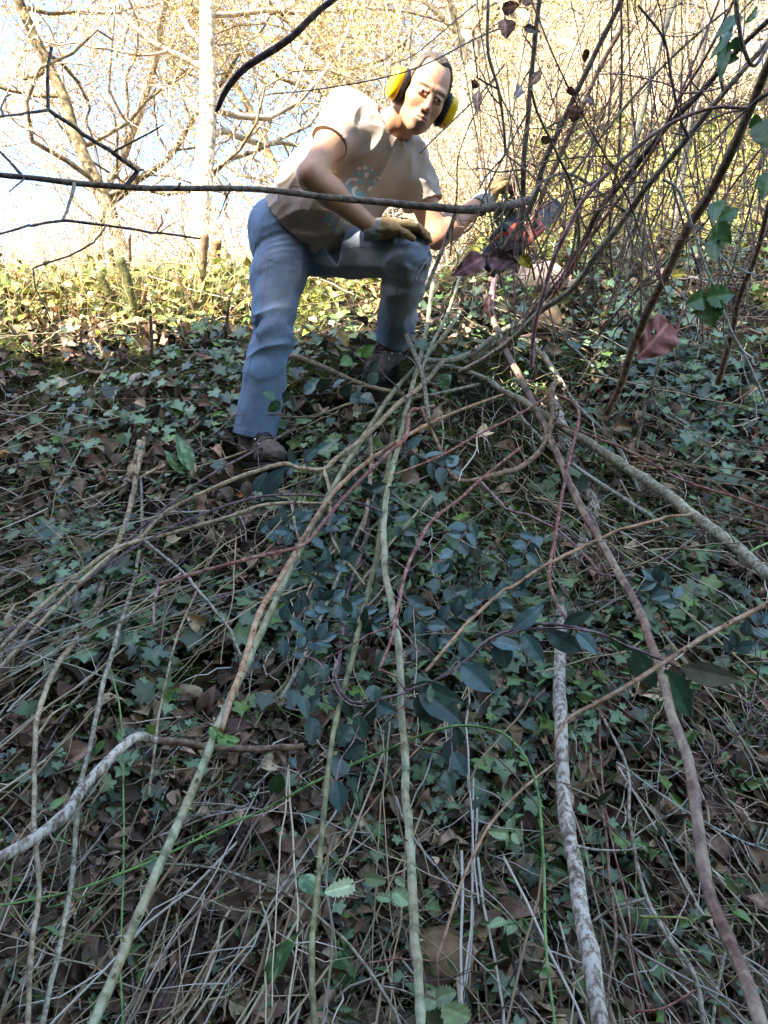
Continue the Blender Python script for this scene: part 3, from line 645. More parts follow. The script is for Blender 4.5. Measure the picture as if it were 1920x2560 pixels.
# ---- gloves
m_glove = vcol('suede_glove', rough=.95, spec=.1, nscale=90, namp=.25, bs=.6)
def glove(wr, el, dirn, palm, curl, spread=.0, thumb=None):
    y = nrm(dirn); z = nrm(palm-y*np.dot(palm, y)); x = np.cross(y, z); L = lambda a, b_, c_: wr+x*a+y*b_+z*c_
    fing = []
    for i, (fx, fl) in enumerate(((-.033, .066), (-.011, .076), (.012, .072), (.034, .058))):
        p = np.array((fx, .098-.004*abs(i-1.3), 0.)); a = curl[0]; ch = [p.copy()]
        for j, (sg, cu) in enumerate(((.45, curl[1]), (.32, curl[2]), (.25, 0))):
            p = p+np.array((fx*.1, math.cos(a), math.sin(a)))*fl*sg*1.25; ch.append(p.copy()); a += cu
        fing.append([L(*c) for c in ch])
    ch = [np.array((-.028, .03, .01)), np.array((-.055, .06, .022)), np.array((-.058, .088, .038)), np.array((-.048, .110, .052))]
    if thumb: ch = thumb
    fing.append([L(*c) for c in ch])
    def f(p):
        d = smin(cone(p, L(-.022, .03, 0), L(-.026, .092, 0), .022, .018), cone(p, L(.022, .03, 0), L(.028, .088, 0), .022, .017), .03)
        d = smin(d, cone(p, L(0, .02, .0), L(0, .09, -.003), .026, .019), .02)
        for k, fg in enumerate(fing):
            e = None
            for j in range(3): g_ = cone(p, fg[j], fg[j+1], (.0125 if k < 4 else .016)-.0012*j, (.0118 if k < 4 else .0145)-.0012*j); e = g_ if e is None else smin(e, g_, .006)
            d = smin(d, e, .009)
        d = smin(d, cone(p, L(0, -.055, 0), L(0, .03, 0), .040, .034), .02)
        d += .0022*(1-2*np.abs(vnoise(p, 60, 3)))
        t = (p-wr)@y; d = np.maximum(d, -(t+.055)); return smax(d, -np.maximum(cone(p, wr-y*.1, wr, .033, .029), t), .003)
    V, F = volume(f, wr-.22, wr+.22, .0038); t = (V-wr)@y
    c = np.tile(np.array((.30, .205, .105)), (len(V), 1)); c[t < .005] = (.30, .29, .27); c *= (1+.25*vnoise(V, 25)[:, None]); return mesh('glove', V, [F], m_glove, person, c)
gd = nrm(P(1032, 568, 2.60)-WRR); glove(WRR+gd*.02, ELR, gd, np.array((0.1, .35, -1)), (.25, .45, .5))
gd2 = nrm(P(1262, 442, 2.93)-WRL); glove(WRL+gd2*.015, ELL, gd2, np.array((.75, .25, -.5)), (.45, .9, .9))
GL = WRL+gd2*.11
# ================================================================ stems, canes and cut branches, each where it grows or lies
B = dict(
 dark=bark('dark_twig_bark', (.045, .033, .026), (.12, .09, .07), (.20, .165, .135), 70),
 grey=bark('grey_twig_bark', (.10, .085, .06), (.24, .21, .16), (.36, .33, .27), 80),
 lich=bark('lichened_bark', (.16, .16, .13), (.30, .31, .27), (.45, .46, .40), 90),
 tan=bark('tan_twig_bark', (.17, .12, .07), (.33, .25, .155), (.42, .35, .24), 60),
 brown=bark('brown_twig_bark', (.08, .045, .03), (.19, .12, .08), (.28, .20, .14), 60),
 olive=bark('olive_stem_bark', (.12, .105, .065), (.25, .235, .165), (.38, .36, .27), 80),
 cane=bark('green_cane', (.15, .17, .08), (.27, .30, .17), (.36, .37, .24), 50, rough=.5, stretch=None) if False else bark('green_cane', (.15, .16, .09), (.27, .28, .165), (.37, .37, .25), 45, rough=.6, patch=(7, (.9, .76, .70)), bs=.25, stretch=(1, 1, .12)),
 dcane=bark('dark_green_cane', (.085, .085, .035), (.15, .15, .065), (.22, .21, .11), 45, rough=.5, bs=.25, stretch=(1, 1, .12)),
 green=bark('bright_green_stem', (.06, .13, .03), (.12, .24, .06), (.18, .30, .09), 45, rough=.45, bs=.2),
 red=bark('crimson_stem', (.11, .032, .028), (.21, .075, .06), (.32, .20, .16), 55, rough=.5, bs=.25),
 pink=bark('mauve_stem', (.15, .08, .08), (.27, .15, .15), (.38, .28, .27), 55, rough=.55, bs=.25),
 orange=bark('orange_stem', (.20, .10, .05), (.33, .19, .105), (.40, .29, .19), 45, rough=.5, bs=.25),
 purple=bark('purple_stem', (.05, .028, .035), (.12, .075, .08), (.22, .16, .16), 60, rough=.6),
 rcane=bark('reddish_bramble_cane', (.14, .10, .065), (.26, .18, .125), (.36, .30, .18), 40, rough=.5, patch=(5, (.66, .52, .55)), bs=.3, stretch=(1, 1, .2)),
 white=bark('flaking_white_bark', (.12, .085, .06), (.27, .22, .17), (.50, .46, .39), 75, rough=.85, bs=1.0, flake=1),
 stumpm=bark('mossy_stump_bark', (.05, .055, .012), (.11, .11, .025), (.16, .14, .05), 70), stumpt=bark('stump_bark', (.09, .05, .02), (.20, .12, .055), (.28, .18, .09), 60),
 moss=bark('mossy_bark', (.08, .09, .02), (.19, .20, .05), (.30, .28, .12), 70),
)
m_cutw = plain('cut_wood', (.62, .50, .33), .8, .2)
def path3(pts, off=None, dep=None):
    pts = np.array(pts, float); n = len(pts); t = np.linspace(0, 1, n)
    if dep is not None:
        d = np.interp(t, np.linspace(0, 1, len(dep)), dep)
    else:
        # terrain depth along the path, smoothed so that the stick bridges the hollows
        tt = np.linspace(0, 1, 24); qx = np.interp(tt, t, pts[:, 0]); qy = np.interp(tt, t, pts[:, 1]); g, _ = gdepth(qx, qy); g = np.minimum(g, 6)
        f = np.poly1d(np.polyfit(tt, g, 3)); o = np.interp(tt, np.linspace(0, 1, len(off)), off); sh_ = min(0, float(np.min(g-.01-(f(tt)-o))))
        d = f(t)-np.interp(t, np.linspace(0, 1, len(off)), off)+max(sh_, -.12)
        if len(off) == 2 and off[0] <= .02 and False: d[0] = g[0]
    return P_arr(pts[:, 0], pts[:, 1], d), d
def stem_mb(C3, R3, sides=8, nodes=.09, thorn=0, rg=None, wob=.0):
    step = max(.008, min(.03, R3.max()*2.2)); C, t = catmull(C3, step); R = np.interp(t, np.linspace(0, 1, len(R3)), R3)
    rg = rg or rng; s = np.concatenate([[0], np.cumsum(np.linalg.norm(np.diff(C, axis=0), axis=1))])
    if len(C) > 4: C = C + (vnoise(C, 14, 3)[:, None]*np.array((1, .6, .8))*(R[:, None]*.22+.0008)+ vnoise(C+9, 31, 5)[:, None]*np.array((.7, .5, 1))*(R[:, None]*.10+.0005))*(1+wob)
    if nodes: ph = (s % nodes)/nodes; R = R*(1+.20*np.exp(-((ph-.5)*nodes/(R.mean()*1.1+.001))**2)*(rg.random()*.5+.5)+.05*vnoise(C, 60))
    A = MB(); V, Q, T = tube(C, R, 20 if thorn > 12 and sides > 8 else sides, True, .07 if thorn > 12 and sides > 8 else 0); A.add(V, Q, T)
    for k in range(thorn):
        i = int(rg.integers(1, len(C)-1)); d = nrm(C[min(i+1, len(C)-1)]-C[i-1]); e = nrm(np.cross(d, rg.normal(size=3))); L = .005+R[i]*.9
        V, Q, T = tube(np.array([C[i]+e*R[i]*.7, C[i]+e*(R[i]+L*.5)+d*L*.15, C[i]+e*(R[i]+L)+d*L*.55]), np.array([.0022, .0012, .0003])+R[i]*.12*np.array((1, .5, 0)), 5, False); A.add(V, Q)
    return A, C, R
def stick(name, label, cat, pts, r, mat, off=None, dep=None, thorn=0, twigs=0, tl=.16, group=None, sides=8, kids=(), nodes=.09, cut=False, tmat=None, down=0.):
    C3, d = path3(pts, off, dep); R3 = np.interp(np.linspace(0, 1, len(C3)), np.linspace(0, 1, len(r)), r)*.86*d/FPX
    rg = np.random.default_rng(abs(hash(round(pts[0][0]*7+pts[0][1]*13+pts[-1][0]*3))) % 99991)
    A, C, R = stem_mb(C3, R3, sides, nodes, thorn, rg)
    if not (twigs or kids or cut):
        o = A.build(name, B[mat], origin=C[-1]); return tag(o, label, cat, group)
    root = empty(name, C[-1]); tag(root, label, cat, group); A.build('stem', B[mat], root)
    LN = [(proj(C), C)]
    for kp, kr, km in kids:
        # a side branch starts on the stem; its own depth stays near the stem's
        K = np.array(kp, float)[:]; KK = [K[0]]
        for q_ in range(len(K)-1):
            for f_ in (.12, .5, .88, 1.): KK.append(K[q_]+(K[q_+1]-K[q_])*f_+rg.normal(size=2)*.012*np.hypot(*(K[q_+1]-K[q_]))*(f_ < 1))
        K = np.array(KK); px_, CC = min(LN, key=lambda l_: np.min(np.hypot(l_[0][:, 0]-K[0, 0], l_[0][:, 1]-K[0, 1]))); i = int(np.argmin(np.hypot(px_[:, 0]-K[0, 0], px_[:, 1]-K[0, 1]))); d0 = px_[i, 2]; C0_ = CC[i]
        dd = d0*(1+rg.uniform(-.10, .06)*np.linspace(0, 1, len(K)))
        if off is not None: gk = gdepth(K[:, 0], K[:, 1])[0]; dd = np.minimum(d0*1.25, gk-(gk[0]-d0)*np.linspace(1, .8, len(K)))
        P3 = P_arr(K[:, 0], K[:, 1], dd); P3[0] = C0_
        a, Kc, _ = stem_mb(P3, np.linspace(kr[0], kr[-1], len(K))*.85*dd/FPX, 6, .05, 0, rg); a.build('side_branch', B[km or mat], root); LN.append((proj(Kc), Kc))
    for k in range(twigs):
        f = rg.uniform(.12, .97); i = int(f*(len(C)-2))+1; dr = nrm(C[min(i+1, len(C)-1)]-C[i-1]); e = nrm(rg.normal(size=3)); dn = nrm(dr*rg.uniform(-.4, .9)+e*.9); L = tl*rg.uniform(.4, 1.4); p = C[i]; pp = [p]
        for q in range(5): dn = nrm(dn+rg.normal(size=3)*.22+np.array((0, 0, -down))); p = p+dn*L/5; pp.append(p)
        if np.any(np.hypot(*(proj(pp)[:, :2]-np.array((1055, 245))).T) < 110): continue
        a, _, _ = stem_mb(np.array(pp), np.linspace(min(R[i]*.6, .0035), .0009, 6), 5, .04, 0, rg)
        if rg.random() < .5:
            e2 = nrm(dn+rg.normal(size=3)*.7); V, Q, T = tube(catmull([pp[2], pp[2]+e2*L*.25, pp[2]+nrm(e2+dn*.5)*L*.45], .02)[0], .0011, 4); a.add(V, Q, T)
        a.build('side_twig', B[tmat or mat], root)
    if cut:
        i = 0 if cut == 1 else -1; j = 1 if cut == 1 else -2; e = nrm(C[i]-C[j]); V, Q, T = tube(np.array([C[i]-e*.002, C[i]+e*.0025]), R[i]*.93, 10); MB().add(V, Q, T).build('cut_end', m_cutw, root)
    return root
def proj(C):
    q = np.asarray(C)-np.array((0, 0, CAMZ)); d = q@np.array((0, CP, SP)); return np.stack([q[:, 0]/d*FPX+960, 1280-(q@np.array((0, -SP, CP)))/d*FPX, d], -1)
# ---- branches hanging in front of the man
stick('bare_branch', 'long bare horizontal branch crossing in front of the man at waist height', 'branch',
 [(-40, 434), (90, 446), (183, 457), (317, 468), (448, 471), (640, 473), (821, 493), (926, 503), (1141, 523), (1210, 520), (1280, 512), (1322, 500)], (7, 8.5, 8, 9, 13, 12), 'dark', dep=(1.75, 1.85, 2.1, 2.3), nodes=.12,
 kids=[([(317, 464), (344, 427), (281, 382), (207, 338), (122, 273), (119, 200), (127, 116)], (7, 4.5), None), ([(122, 275), (60, 284), (-20, 295)], (5, 3), None), ([(281, 382), (340, 350), (409, 312)], (3.5, 2), None), ([(344, 427), (358, 424)], (4, 2), None),
  ([(10, 290), (4, 270), (15, 242), (26, 236)], (3.5, 2), None), ([(61, 443), (28, 408), (-15, 362)], (5, 3.5), None), ([(61, 448), (40, 465), (22, 479)], (3, 2), None), ([(187, 458), (175, 500), (157, 551)], (5.5, 4), 'grey'),
  ([(157, 551), (73, 563), (-20, 592)], (4, 3.5), None), ([(157, 551), (264, 563), (391, 582), (500, 596)], (4.5, 3), None), ([(266, 563), (236, 606), (175, 639), (83, 671), (87, 712), (105, 755), (126, 800)], (3, 2), None), ([(391, 582), (407, 555), (405, 537)], (2.6, 2), None),
  ([(400, 582), (450, 550)], (1.4, 1), None), ([(574, 478), (560, 510), (543, 549)], (2.6, 1), None), ([(574, 470), (574, 458)], (3, 2), None), ([(448, 466), (450, 458)], (4, 3), None), ([(697, 487), (699, 507)], (1.5, 1.5), None), ([(724, 466), (760, 468), (790, 490)], (1.4, 1), None), ([(1141, 528), (1120, 590), (1095, 650), (1070, 720)], (6.5, 6), 'grey')])
stick('broken_branch', 'thick dark smooth branch hanging from the top edge with its tip curling down', 'branch', [(880, -35), (800, 25), (735, 88), (683, 125), (615, 168), (578, 205), (556, 240), (545, 270), (540, 277)], (8, 10, 11, 10, 8, 4), 'purple', dep=(1.35, 1.5), nodes=0, sides=12)
stick('twig', 'long thin dark twig crossing the man\'s forehead and running down left to the sky gap', 'twig', [(670, 236), (775, 226), (912, 204), (1018, 178), (1095, 146), (1182, 100), (1262, 66)], (1.6, 2.2, 2.6), 'dark', dep=(1.7, 2.0))
stick('twig', 'short thin twig above the earmuff, above the longer twig', 'twig', [(976, 162), (1030, 140), (1082, 100), (1135, 55), (1190, 10)], (1.2, 2.2), 'dark', dep=(1.8, 2.1))
stick('twig', 'straight thin twig slanting up right from beside the man\'s hand past his ear cup', 'twig', [(1050, 383), (1090, 342), (1150, 285), (1210, 225), (1262, 160)], (2, 2.4), 'dark', dep=(2.2, 2.3))
# ---- the thicket at upper right
S = 'stems of the thicket at the upper right'
def sh(label, pts, r, mat, dep, twigs=4, tl=.22, **k): return stick('shrub_stem', label, 'shrub stem', pts, r, mat, dep=dep, twigs=twigs, tl=tl, group=S, **k)
sh('dark upright stem just right of the man, ending where the long branch begins', [(1352, -30), (1334, 134), (1320, 290), (1309, 424), (1307, 520), (1300, 640)], (7, 8.5), 'dark', (2.25, 2.5))
sh('dark stem leaning right, rooted behind the long branch\'s end', [(1568, -30), (1510, 89), (1456, 200), (1407, 303), (1358, 415), (1327, 513), (1262, 620), (1230, 690)], (7, 9), 'dark', (2.3, 2.7))
sh('second dark leaning stem running just right of the first one', [(1560, 60), (1500, 170), (1445, 290), (1395, 400), (1350, 500), (1310, 610), (1290, 680)], (6, 8), 'brown', (2.6, 2.9))
sh('thin straight upright stem near the top centre of the thicket', [(1552, -20), (1555, 134), (1552, 268), (1546, 401), (1532, 480), (1520, 620)], (3.5, 4.5), 'dark', (2.5, 2.9))
sh('thinnest upright stem left of the straight one', [(1532, -10), (1528, 134), (1524, 268), (1505, 420), (1480, 560)], (2.4, 3.4), 'brown', (2.6, 3.0))
sh('short thin stem right of the straight upright one', [(1568, -10), (1573, 120), (1580, 250), (1590, 380), (1585, 520)], (2.2, 3.5), 'dark', (2.7, 3.0))
sh('long dark stem leaning right up to the right edge, uppermost of the parallel ones', [(1950, 25), (1849, 120), (1751, 232), (1671, 312), (1581, 424), (1492, 535), (1430, 669), (1349, 758), (1290, 845)], (7, 9, 8), 'dark', (1.9, 2.7))
sh('long dark stem just below the uppermost parallel stem', [(1950, 70), (1795, 250), (1720, 343), (1626, 455), (1572, 531), (1492, 638), (1430, 722), (1349, 780), (1283, 847), (1207, 900), (1150, 930)], (8, 10, 8), 'grey', (1.8, 2.6), tmat='dark')
sh('thickest leaning stem at the right, olive brown and smooth', [(1960, 90), (1920, 165), (1876, 272), (1822, 392), (1769, 495), (1715, 580), (1666, 687), (1617, 785), (1579, 880), (1549, 968), (1515, 1035)], (12, 14, 12, 9), 'brown', (1.7, 2.7), nodes=.2)
sh('dark side stem entering from the right edge to join the thickest stem', [(1940, 225), (1900, 245), (1878, 268)], (7, 6), 'dark', (1.75, 1.82), twigs=1)
sh('mauve arching stem that bends over from the thickest stem down to the left', [(1870, 270), (1773, 272), (1662, 317), (1555, 401), (1465, 491), (1416, 580), (1381, 660), (1354, 749), (1336, 825), (1329, 920)], (4.5, 7, 6.5), 'pink', (1.78, 1.9, 2.1), twigs=2)
sh('reddish stem crossing from the top right corner, upper of a pair', [(1850, -30), (1769, 134), (1697, 250), (1653, 339), (1590, 440), (1500, 560), (1430, 665), (1370, 760)], (4, 6), 'red', (2.0, 2.5))
sh('reddish stem beside the other red one, lower of the pair', [(1810, -30), (1706, 223), (1662, 312), (1599, 401), (1519, 504), (1456, 602), (1400, 700)], (3.5, 5), 'pink', (2.1, 2.6))
sh('dark knobbly twig hanging from the top with a red tip', [(1595, 13), (1657, 94), (1675, 178), (1700, 294), (1722, 345)], (3.5, 5), 'purple', (1.75, 1.85), twigs=3)
sh('thin reddish diagonal twig crossing all leaning stems', [(1330, 5), (1394, 161), (1465, 303), (1528, 415), (1572, 504), (1600, 580)], (2.6, 3.4), 'red', (1.9, 2.1))
sh('pale grey vertical twig left of the dark upright stem', [(1222, -20), (1220, 125), (1247, 223), (1260, 330), (1262, 384)], (5, 4), 'grey', (1.7, 1.8), kids=[([(1262, 386), (1314, 424), (1358, 468), (1420, 540)], (3, 2), 'dark'), ([(1262, 386), (1215, 440), (1197, 472)], (2.5, 1.6), 'dark'), ([(1247, 223), (1195, 195), (1182, 100)], (3, 2), 'dark')])
sh('dark green thin stem bending down beside the long branch\'s end', [(1327, 223), (1345, 285), (1394, 388), (1430, 468), (1448, 580), (1440, 680)], (4, 4), 'dcane', (1.95, 2.2))
sh('mauve twig running level across the thicket top', [(1492, 185), (1564, 187), (1666, 210), (1706, 232), (1780, 225), (1849, 205)], (2, 3), 'pink', (2.1, 2.0), twigs=1)
sh('thin reddish level twig over the saw', [(1340, 408), (1430, 395), (1519, 390), (1552, 398), (1600, 440)], (2, 2.6), 'brown', (2.3, 2.4), twigs=2)
sh('grey arching dead stem over the chainsaw', [(1325, 500), (1349, 459), (1412, 433), (1465, 455), (1510, 491), (1580, 540)], (3.5, 5.5), 'grey', (2.5, 2.75), twigs=1)
sh('pale lichened twig bending down at the right', [(1655, 448), (1693, 473), (1724, 549), (1760, 660), (1791, 731), (1827, 825), (1867, 900), (1915, 1010)], (4, 4.5), 'lich', (1.95, 2.0), twigs=5)
sh('straight dark stem starting at the top right, crossing behind the red pair', [(1830, 15), (1750, 80), (1671, 152), (1577, 250), (1492, 357), (1420, 450)], (3.5, 5), 'olive', (2.3, 2.7))
sh('dark stem hooked at the top right corner', [(1838, -20), (1850, 80), (1856, 115), (1885, 165), (1925, 105)], (6, 5), 'dark', (1.6, 1.65), twigs=2)
sh('thin dark stem down to the man\'s knee', [(1240, 190), (1180, 300), (1145, 395), (1143, 480), (1135, 545), (1125, 640)], (1.6, 2.6), 'dark', (1.95, 2.2), twigs=3, tl=.15)
sh('thin forked twig hanging right of the man\'s forearm', [(1330, 260), (1262, 385), (1215, 480), (1183, 562), (1150, 590)], (2.6, 2), 'dark', (2.0, 2.1), kids=[([(1183, 562), (1120, 620), (1060, 660), (1040, 700)], (2, 1.4), 'dark'), ([(1183, 565), (1250, 625), (1290, 650)], (2, 1.6), 'dark')])
sh('blurred grey trunk behind the thicket, left one', [(1690, -20), (1640, 140), (1600, 300), (1580, 420), (1570, 600), (1560, 700)], (10, 11), 'olive', (3.4, 3.7), twigs=1)
sh('blurred grey trunk behind the thicket, right one', [(1770, 60), (1735, 250), (1712, 400), (1690, 560), (1680, 680)], (7, 9), 'grey', (3.5, 3.8), twigs=1)
sh('crimson thin stem down to the holed red leaf', [(1600, 520), (1620, 600), (1645, 680), (1667, 740), (1678, 800)], (2, 2.4), 'red', (1.5, 1.5), twigs=0)
sh('dark thin stem leaning to the right edge below the thickest stem', [(1935, 330), (1850, 440), (1760, 560), (1680, 640), (1560, 760), (1480, 860)], (2.8, 3.6), 'purple', (2.2, 2.7))
sh('brown stem leaning behind the big green bramble leaf', [(1925, 500), (1890, 640), (1850, 740), (1825, 850), (1795, 960)], (7, 9), 'brown', (2.3, 2.8))
sh('grey stem under the holed red leaf', [(1650, 890), (1632, 960), (1612, 1020), (1590, 1120)], (4, 5), 'grey', (2.6, 2.7))
rs = np.random.default_rng(5)
for k in range(70):      # the rest of the thicket: thin leaning shoots that nothing tells apart
    x = rs.uniform(1240, 1980); y = rs.uniform(540, 860); a = math.radians(rs.uniform(52, 98) if k % 4 else rs.uniform(94, 106)); L = rs.uniform(380, 900); d0 = rs.uniform(2.2, 3.1); c = rs.uniform(-60, 60)
    pts = [(x+math.cos(a)*L*f+c*math.sin(f*3), y-math.sin(a)*L*f+c*.3*math.cos(f*4)) for f in (1, .75, .5, .25, 0)]
    stick('shoot', 'thin leaning shoot in the thicket at the upper right', 'shoot', pts, (1.2, rs.uniform(2.2, 3.8)), ('dark', 'brown', 'purple', 'red', 'olive', 'pink', 'dark')[k % 7], dep=(d0*rs.uniform(.9, 1.02), d0), twigs=5, tl=.25, group='thin shoots of the thicket')
# ---- canes and cut branches on the bank
def ln(label, pts, r, mat, off, name='cut_branch', cat='branch', **k): return stick(name, label, cat, pts, r, mat, off=off, **k)
CN = dict(name='bramble_cane', cat='bramble cane')
ln('thick grey-green branch arching right from under the man\'s foot to the right edge', [(1035, 940), (1081, 917), (1140, 922), (1218, 952), (1262, 981), (1359, 1036), (1456, 1099), (1557, 1162), (1642, 1217), (1735, 1289), (1832, 1360), (1930, 1448)], (8, 9, 13, 15, 17), 'olive', (.14, .2, .3, .42), twigs=5, nodes=.15,
   kids=[([(1735, 1286), (1663, 1293), (1557, 1323), (1452, 1369), (1368, 1411), (1262, 1474), (1180, 1547), (1061, 1681)], (5, 5), 'orange'), ([(1875, 1380), (1900, 1366), (1935, 1352)], (4, 3), 'green')])
ln('white flaking trunk, the thickest, coming down right of centre to the bottom edge', [(1385, 1000), (1397, 1052), (1439, 1171), (1482, 1262), (1470, 1325), (1427, 1432), (1406, 1508), (1401, 1588), (1401, 1700), (1403, 1819), (1410, 1987), (1431, 2135), (1456, 2283), (1482, 2409), (1510, 2600)], (14, 20, 17, 16, 18, 20, 24, 27), 'white', (.05, .12, .25), name='trunk', cat='trunk', nodes=.3, twigs=3, sides=14)
ln('long reddish cane from the thicket foot to the bottom right corner', [(1213, 740), (1252, 850), (1304, 951), (1359, 1061), (1389, 1128), (1439, 1242), (1490, 1335), (1541, 1424), (1591, 1517), (1625, 1601), (1642, 1650), (1676, 1777), (1718, 1903), (1739, 2030), (1764, 2198), (1806, 2325), (1853, 2430), (1915, 2600)], (8, 10, 11, 13, 17, 20), 'rcane', (.25, .3, .45, .62), thorn=40, sides=12, nodes=.16, **CN)
ln('out of focus orange-yellow cane entering from the right edge below the big leaves', [(1940, 1498), (1768, 1588), (1667, 1652), (1557, 1722), (1431, 1789), (1402, 1822), (1385, 1860)], (7, 7, 4), 'orange', (.65, .55), thorn=10, **CN)
ln('tallest pale green cane, in the middle, running straight to the bottom edge', [(1085, 700), (1061, 850), (1042, 920), (1018, 1015), (1003, 1085), (983, 1163), (967, 1242), (960, 1340), (963, 1418), (979, 1516), (995, 1614), (1004, 1773), (1012, 1897), (1016, 2020), (1028, 2164), (1037, 2308), (1052, 2600)], (6, 7, 9, 11, 14), 'cane', (.3, .25, .35, .48), thorn=45, sides=12, **CN)
ln('dark green cane left of the tall central one, ending at the bottom edge', [(987, 1062), (975, 1124), (963, 1222), (952, 1320), (940, 1399), (905, 1536), (885, 1634), (852, 1753), (827, 1876), (810, 2020), (794, 2205), (782, 2349), (786, 2600)], (6, 8, 8, 9), 'dcane', (.15, .3, .5), thorn=8, sides=10, **CN)
ln('pale green cane slanting down left from the centre to the bottom left', [(1150, 780), (1101, 850), (1034, 924), (983, 979), (940, 1046), (893, 1116), (846, 1195), (768, 1340), (721, 1430), (674, 1536), (620, 1650), (544, 1819), (510, 1903), (456, 2030), (401, 2156), (338, 2304), (287, 2430), (215, 2600)], (6, 7, 9, 12, 15), 'cane', (.2, .22, .35, .6), thorn=45, sides=12, **CN)
ln('pinkish orange cane lying along the slanting green one', [(1265, 984), (1159, 1022), (1061, 1065), (944, 1136), (846, 1218), (779, 1312), (728, 1399), (681, 1477), (650, 1530), (612, 1650), (582, 1734), (553, 1825)], (3.5, 6, 7.5, 9, 8), 'orange', (.22, .36, .62), thorn=14, **CN)
ln('crimson stem bending left from the centre, then straight down to a dead leaf', [(1085, 1015), (1054, 1022), (1026, 1030), (1014, 1093), (971, 1132), (869, 1234), (807, 1308), (756, 1363), (640, 1392), (464, 1441), (399, 1460)], (5, 6, 5, 6), 'red', (.2, .38, .42), name='dogwood_stem', cat='red stem', kids=[([(399, 1460), (384, 1500), (386, 1566)], (5, 4), 'pink'), ([(399, 1460), (370, 1430), (345, 1395)], (3, 1.5), 'purple')])
ln('brown curved branch looping under the thicket foot', [(1054, 1022), (1101, 1124), (1120, 1175), (1155, 1203), (1210, 1195), (1260, 1180), (1304, 1166), (1355, 1120), (1380, 1052), (1380, 977), (1389, 955)], (5, 7, 8, 9), 'brown', (.25, .3, .3), twigs=3, kids=[([(1198, 1199), (1262, 1272), (1325, 1289), (1397, 1327), (1473, 1398), (1503, 1436), (1583, 1441)], (4, 3.4), 'pink'), ([(1503, 1438), (1490, 1460), (1480, 1475)], (2.5, 1.5), 'red')])
ln('thin crimson stem rising right across the loop of the brown branch', [(983, 1187), (1101, 1140), (1198, 1085), (1300, 1034), (1380, 985)], (3, 4), 'red', (.28, .3), name='dogwood_stem', cat='red stem')
ln('red speckled stem winding down the centre right of the tall green cane', [(1300, 1120), (1210, 1191), (1155, 1242), (1081, 1301), (1042, 1367), (1014, 1430), (995, 1516), (979, 1594), (948, 1673)], (4, 5, 5.5, 4), 'red', (.3, .35, .4), name='dogwood_stem', cat='red stem', kids=[([(988, 1560), (1020, 1594), (1048, 1634)], (3.4, 2.5), 'pink'), ([(985, 1562), (920, 1587), (850, 1630), (807, 1648)], (3, 1.6), 'red'), ([(948, 1673), (990, 1690), (1011, 1720), (1014, 1760), (975, 1800)], (4, 2.5), 'red')])
ln('red stem hanging in a bow over the white trunk, tip on the dark leaves', [(1393, 987), (1431, 1006), (1448, 1040), (1435, 1103), (1410, 1209), (1389, 1335), (1374, 1420), (1380, 1483), (1423, 1555), (1498, 1628)], (4, 5, 5, 4.5), 'red', (.3, .36, .42), name='dogwood_stem', cat='red stem')
ln('thin crimson stem running right below the thick grey-green branch to the edge', [(1389, 1057), (1494, 1095), (1600, 1141), (1705, 1200), (1832, 1242), (1935, 1278)], (3, 4), 'red', (.3, .42), name='dogwood_stem', cat='red stem', twigs=4)
ln('pale stripped stick parallel to and below the grey-green branch', [(1262, 993), (1359, 1103), (1431, 1162), (1536, 1230), (1667, 1316)], (4, 6, 5), 'lich', (.16, .2, .22), cut=2, twigs=2)
ln('brown old log half buried behind the grey-green branch', [(1440, 1035), (1536, 1082), (1621, 1128), (1705, 1196), (1770, 1245)], (11, 14, 12), 'brown', (.03, .05), name='log', cat='log', nodes=.3)
ln('mauve stem rising left of the reddish cane into the thicket', [(1227, 787), (1235, 700), (1255, 610), (1300, 480)], (8, 7), 'pink', (.5, .6), twigs=2)
ln('tan stick with a fresh cut end beside the man\'s knee, pointing at his shin', [(705, 882), (779, 905), (846, 936), (925, 968), (1010, 985)], (7, 8, 7), 'tan', (.3, .15), cut=1, nodes=.2)
ln('tan branch winding from the centre past the man\'s boot to the left edge', [(1110, 900), (1054, 964), (1003, 1003), (971, 1034), (901, 1101), (838, 1148), (811, 1173), (748, 1171), (713, 1159), (650, 1175), (570, 1204), (422, 1276), (350, 1344), (274, 1390), (148, 1508), (-20, 1690)], (7, 7, 6.5, 5.5, 5), 'tan', (.2, .35, .35, .22), twigs=6,
   kids=[([(811, 1175), (826, 1238), (822, 1320), (842, 1371), (912, 1465)], (6, 4), 'tan'), ([(842, 1371), (800, 1410), (770, 1480), (748, 1535)], (3.5, 3), 'tan')])
ln('purple-brown twig in the left fan, uppermost', [(740, 1072), (640, 1125), (506, 1200), (359, 1314), (262, 1411), (127, 1525), (-20, 1635)], (3, 4.5), 'purple', (.2, .18), twigs=4)
ln('grey twig of the left fan passing just under the boot', [(956, 1279), (924, 1265), (846, 1246), (748, 1236), (650, 1242), (560, 1266), (422, 1322), (300, 1392), (169, 1484), (42, 1567), (-20, 1605)], (3, 4.5), 'purple', (.3, .3, .2), twigs=4)
ln('tan arching branch of the left fan, lowest', [(830, 1262), (807, 1259), (728, 1257), (650, 1265), (570, 1293), (422, 1335), (295, 1369), (211, 1424), (84, 1534), (-20, 1640)], (3.5, 6, 5.5), 'tan', (.34, .3, .22), twigs=4, kids=[([(730, 1258), (735, 1300), (744, 1340), (760, 1370)], (4.5, 3.5), 'tan'), ([(359, 1348), (464, 1436), (527, 1512), (578, 1576), (608, 1647)], (5, 4.5), 'grey')])
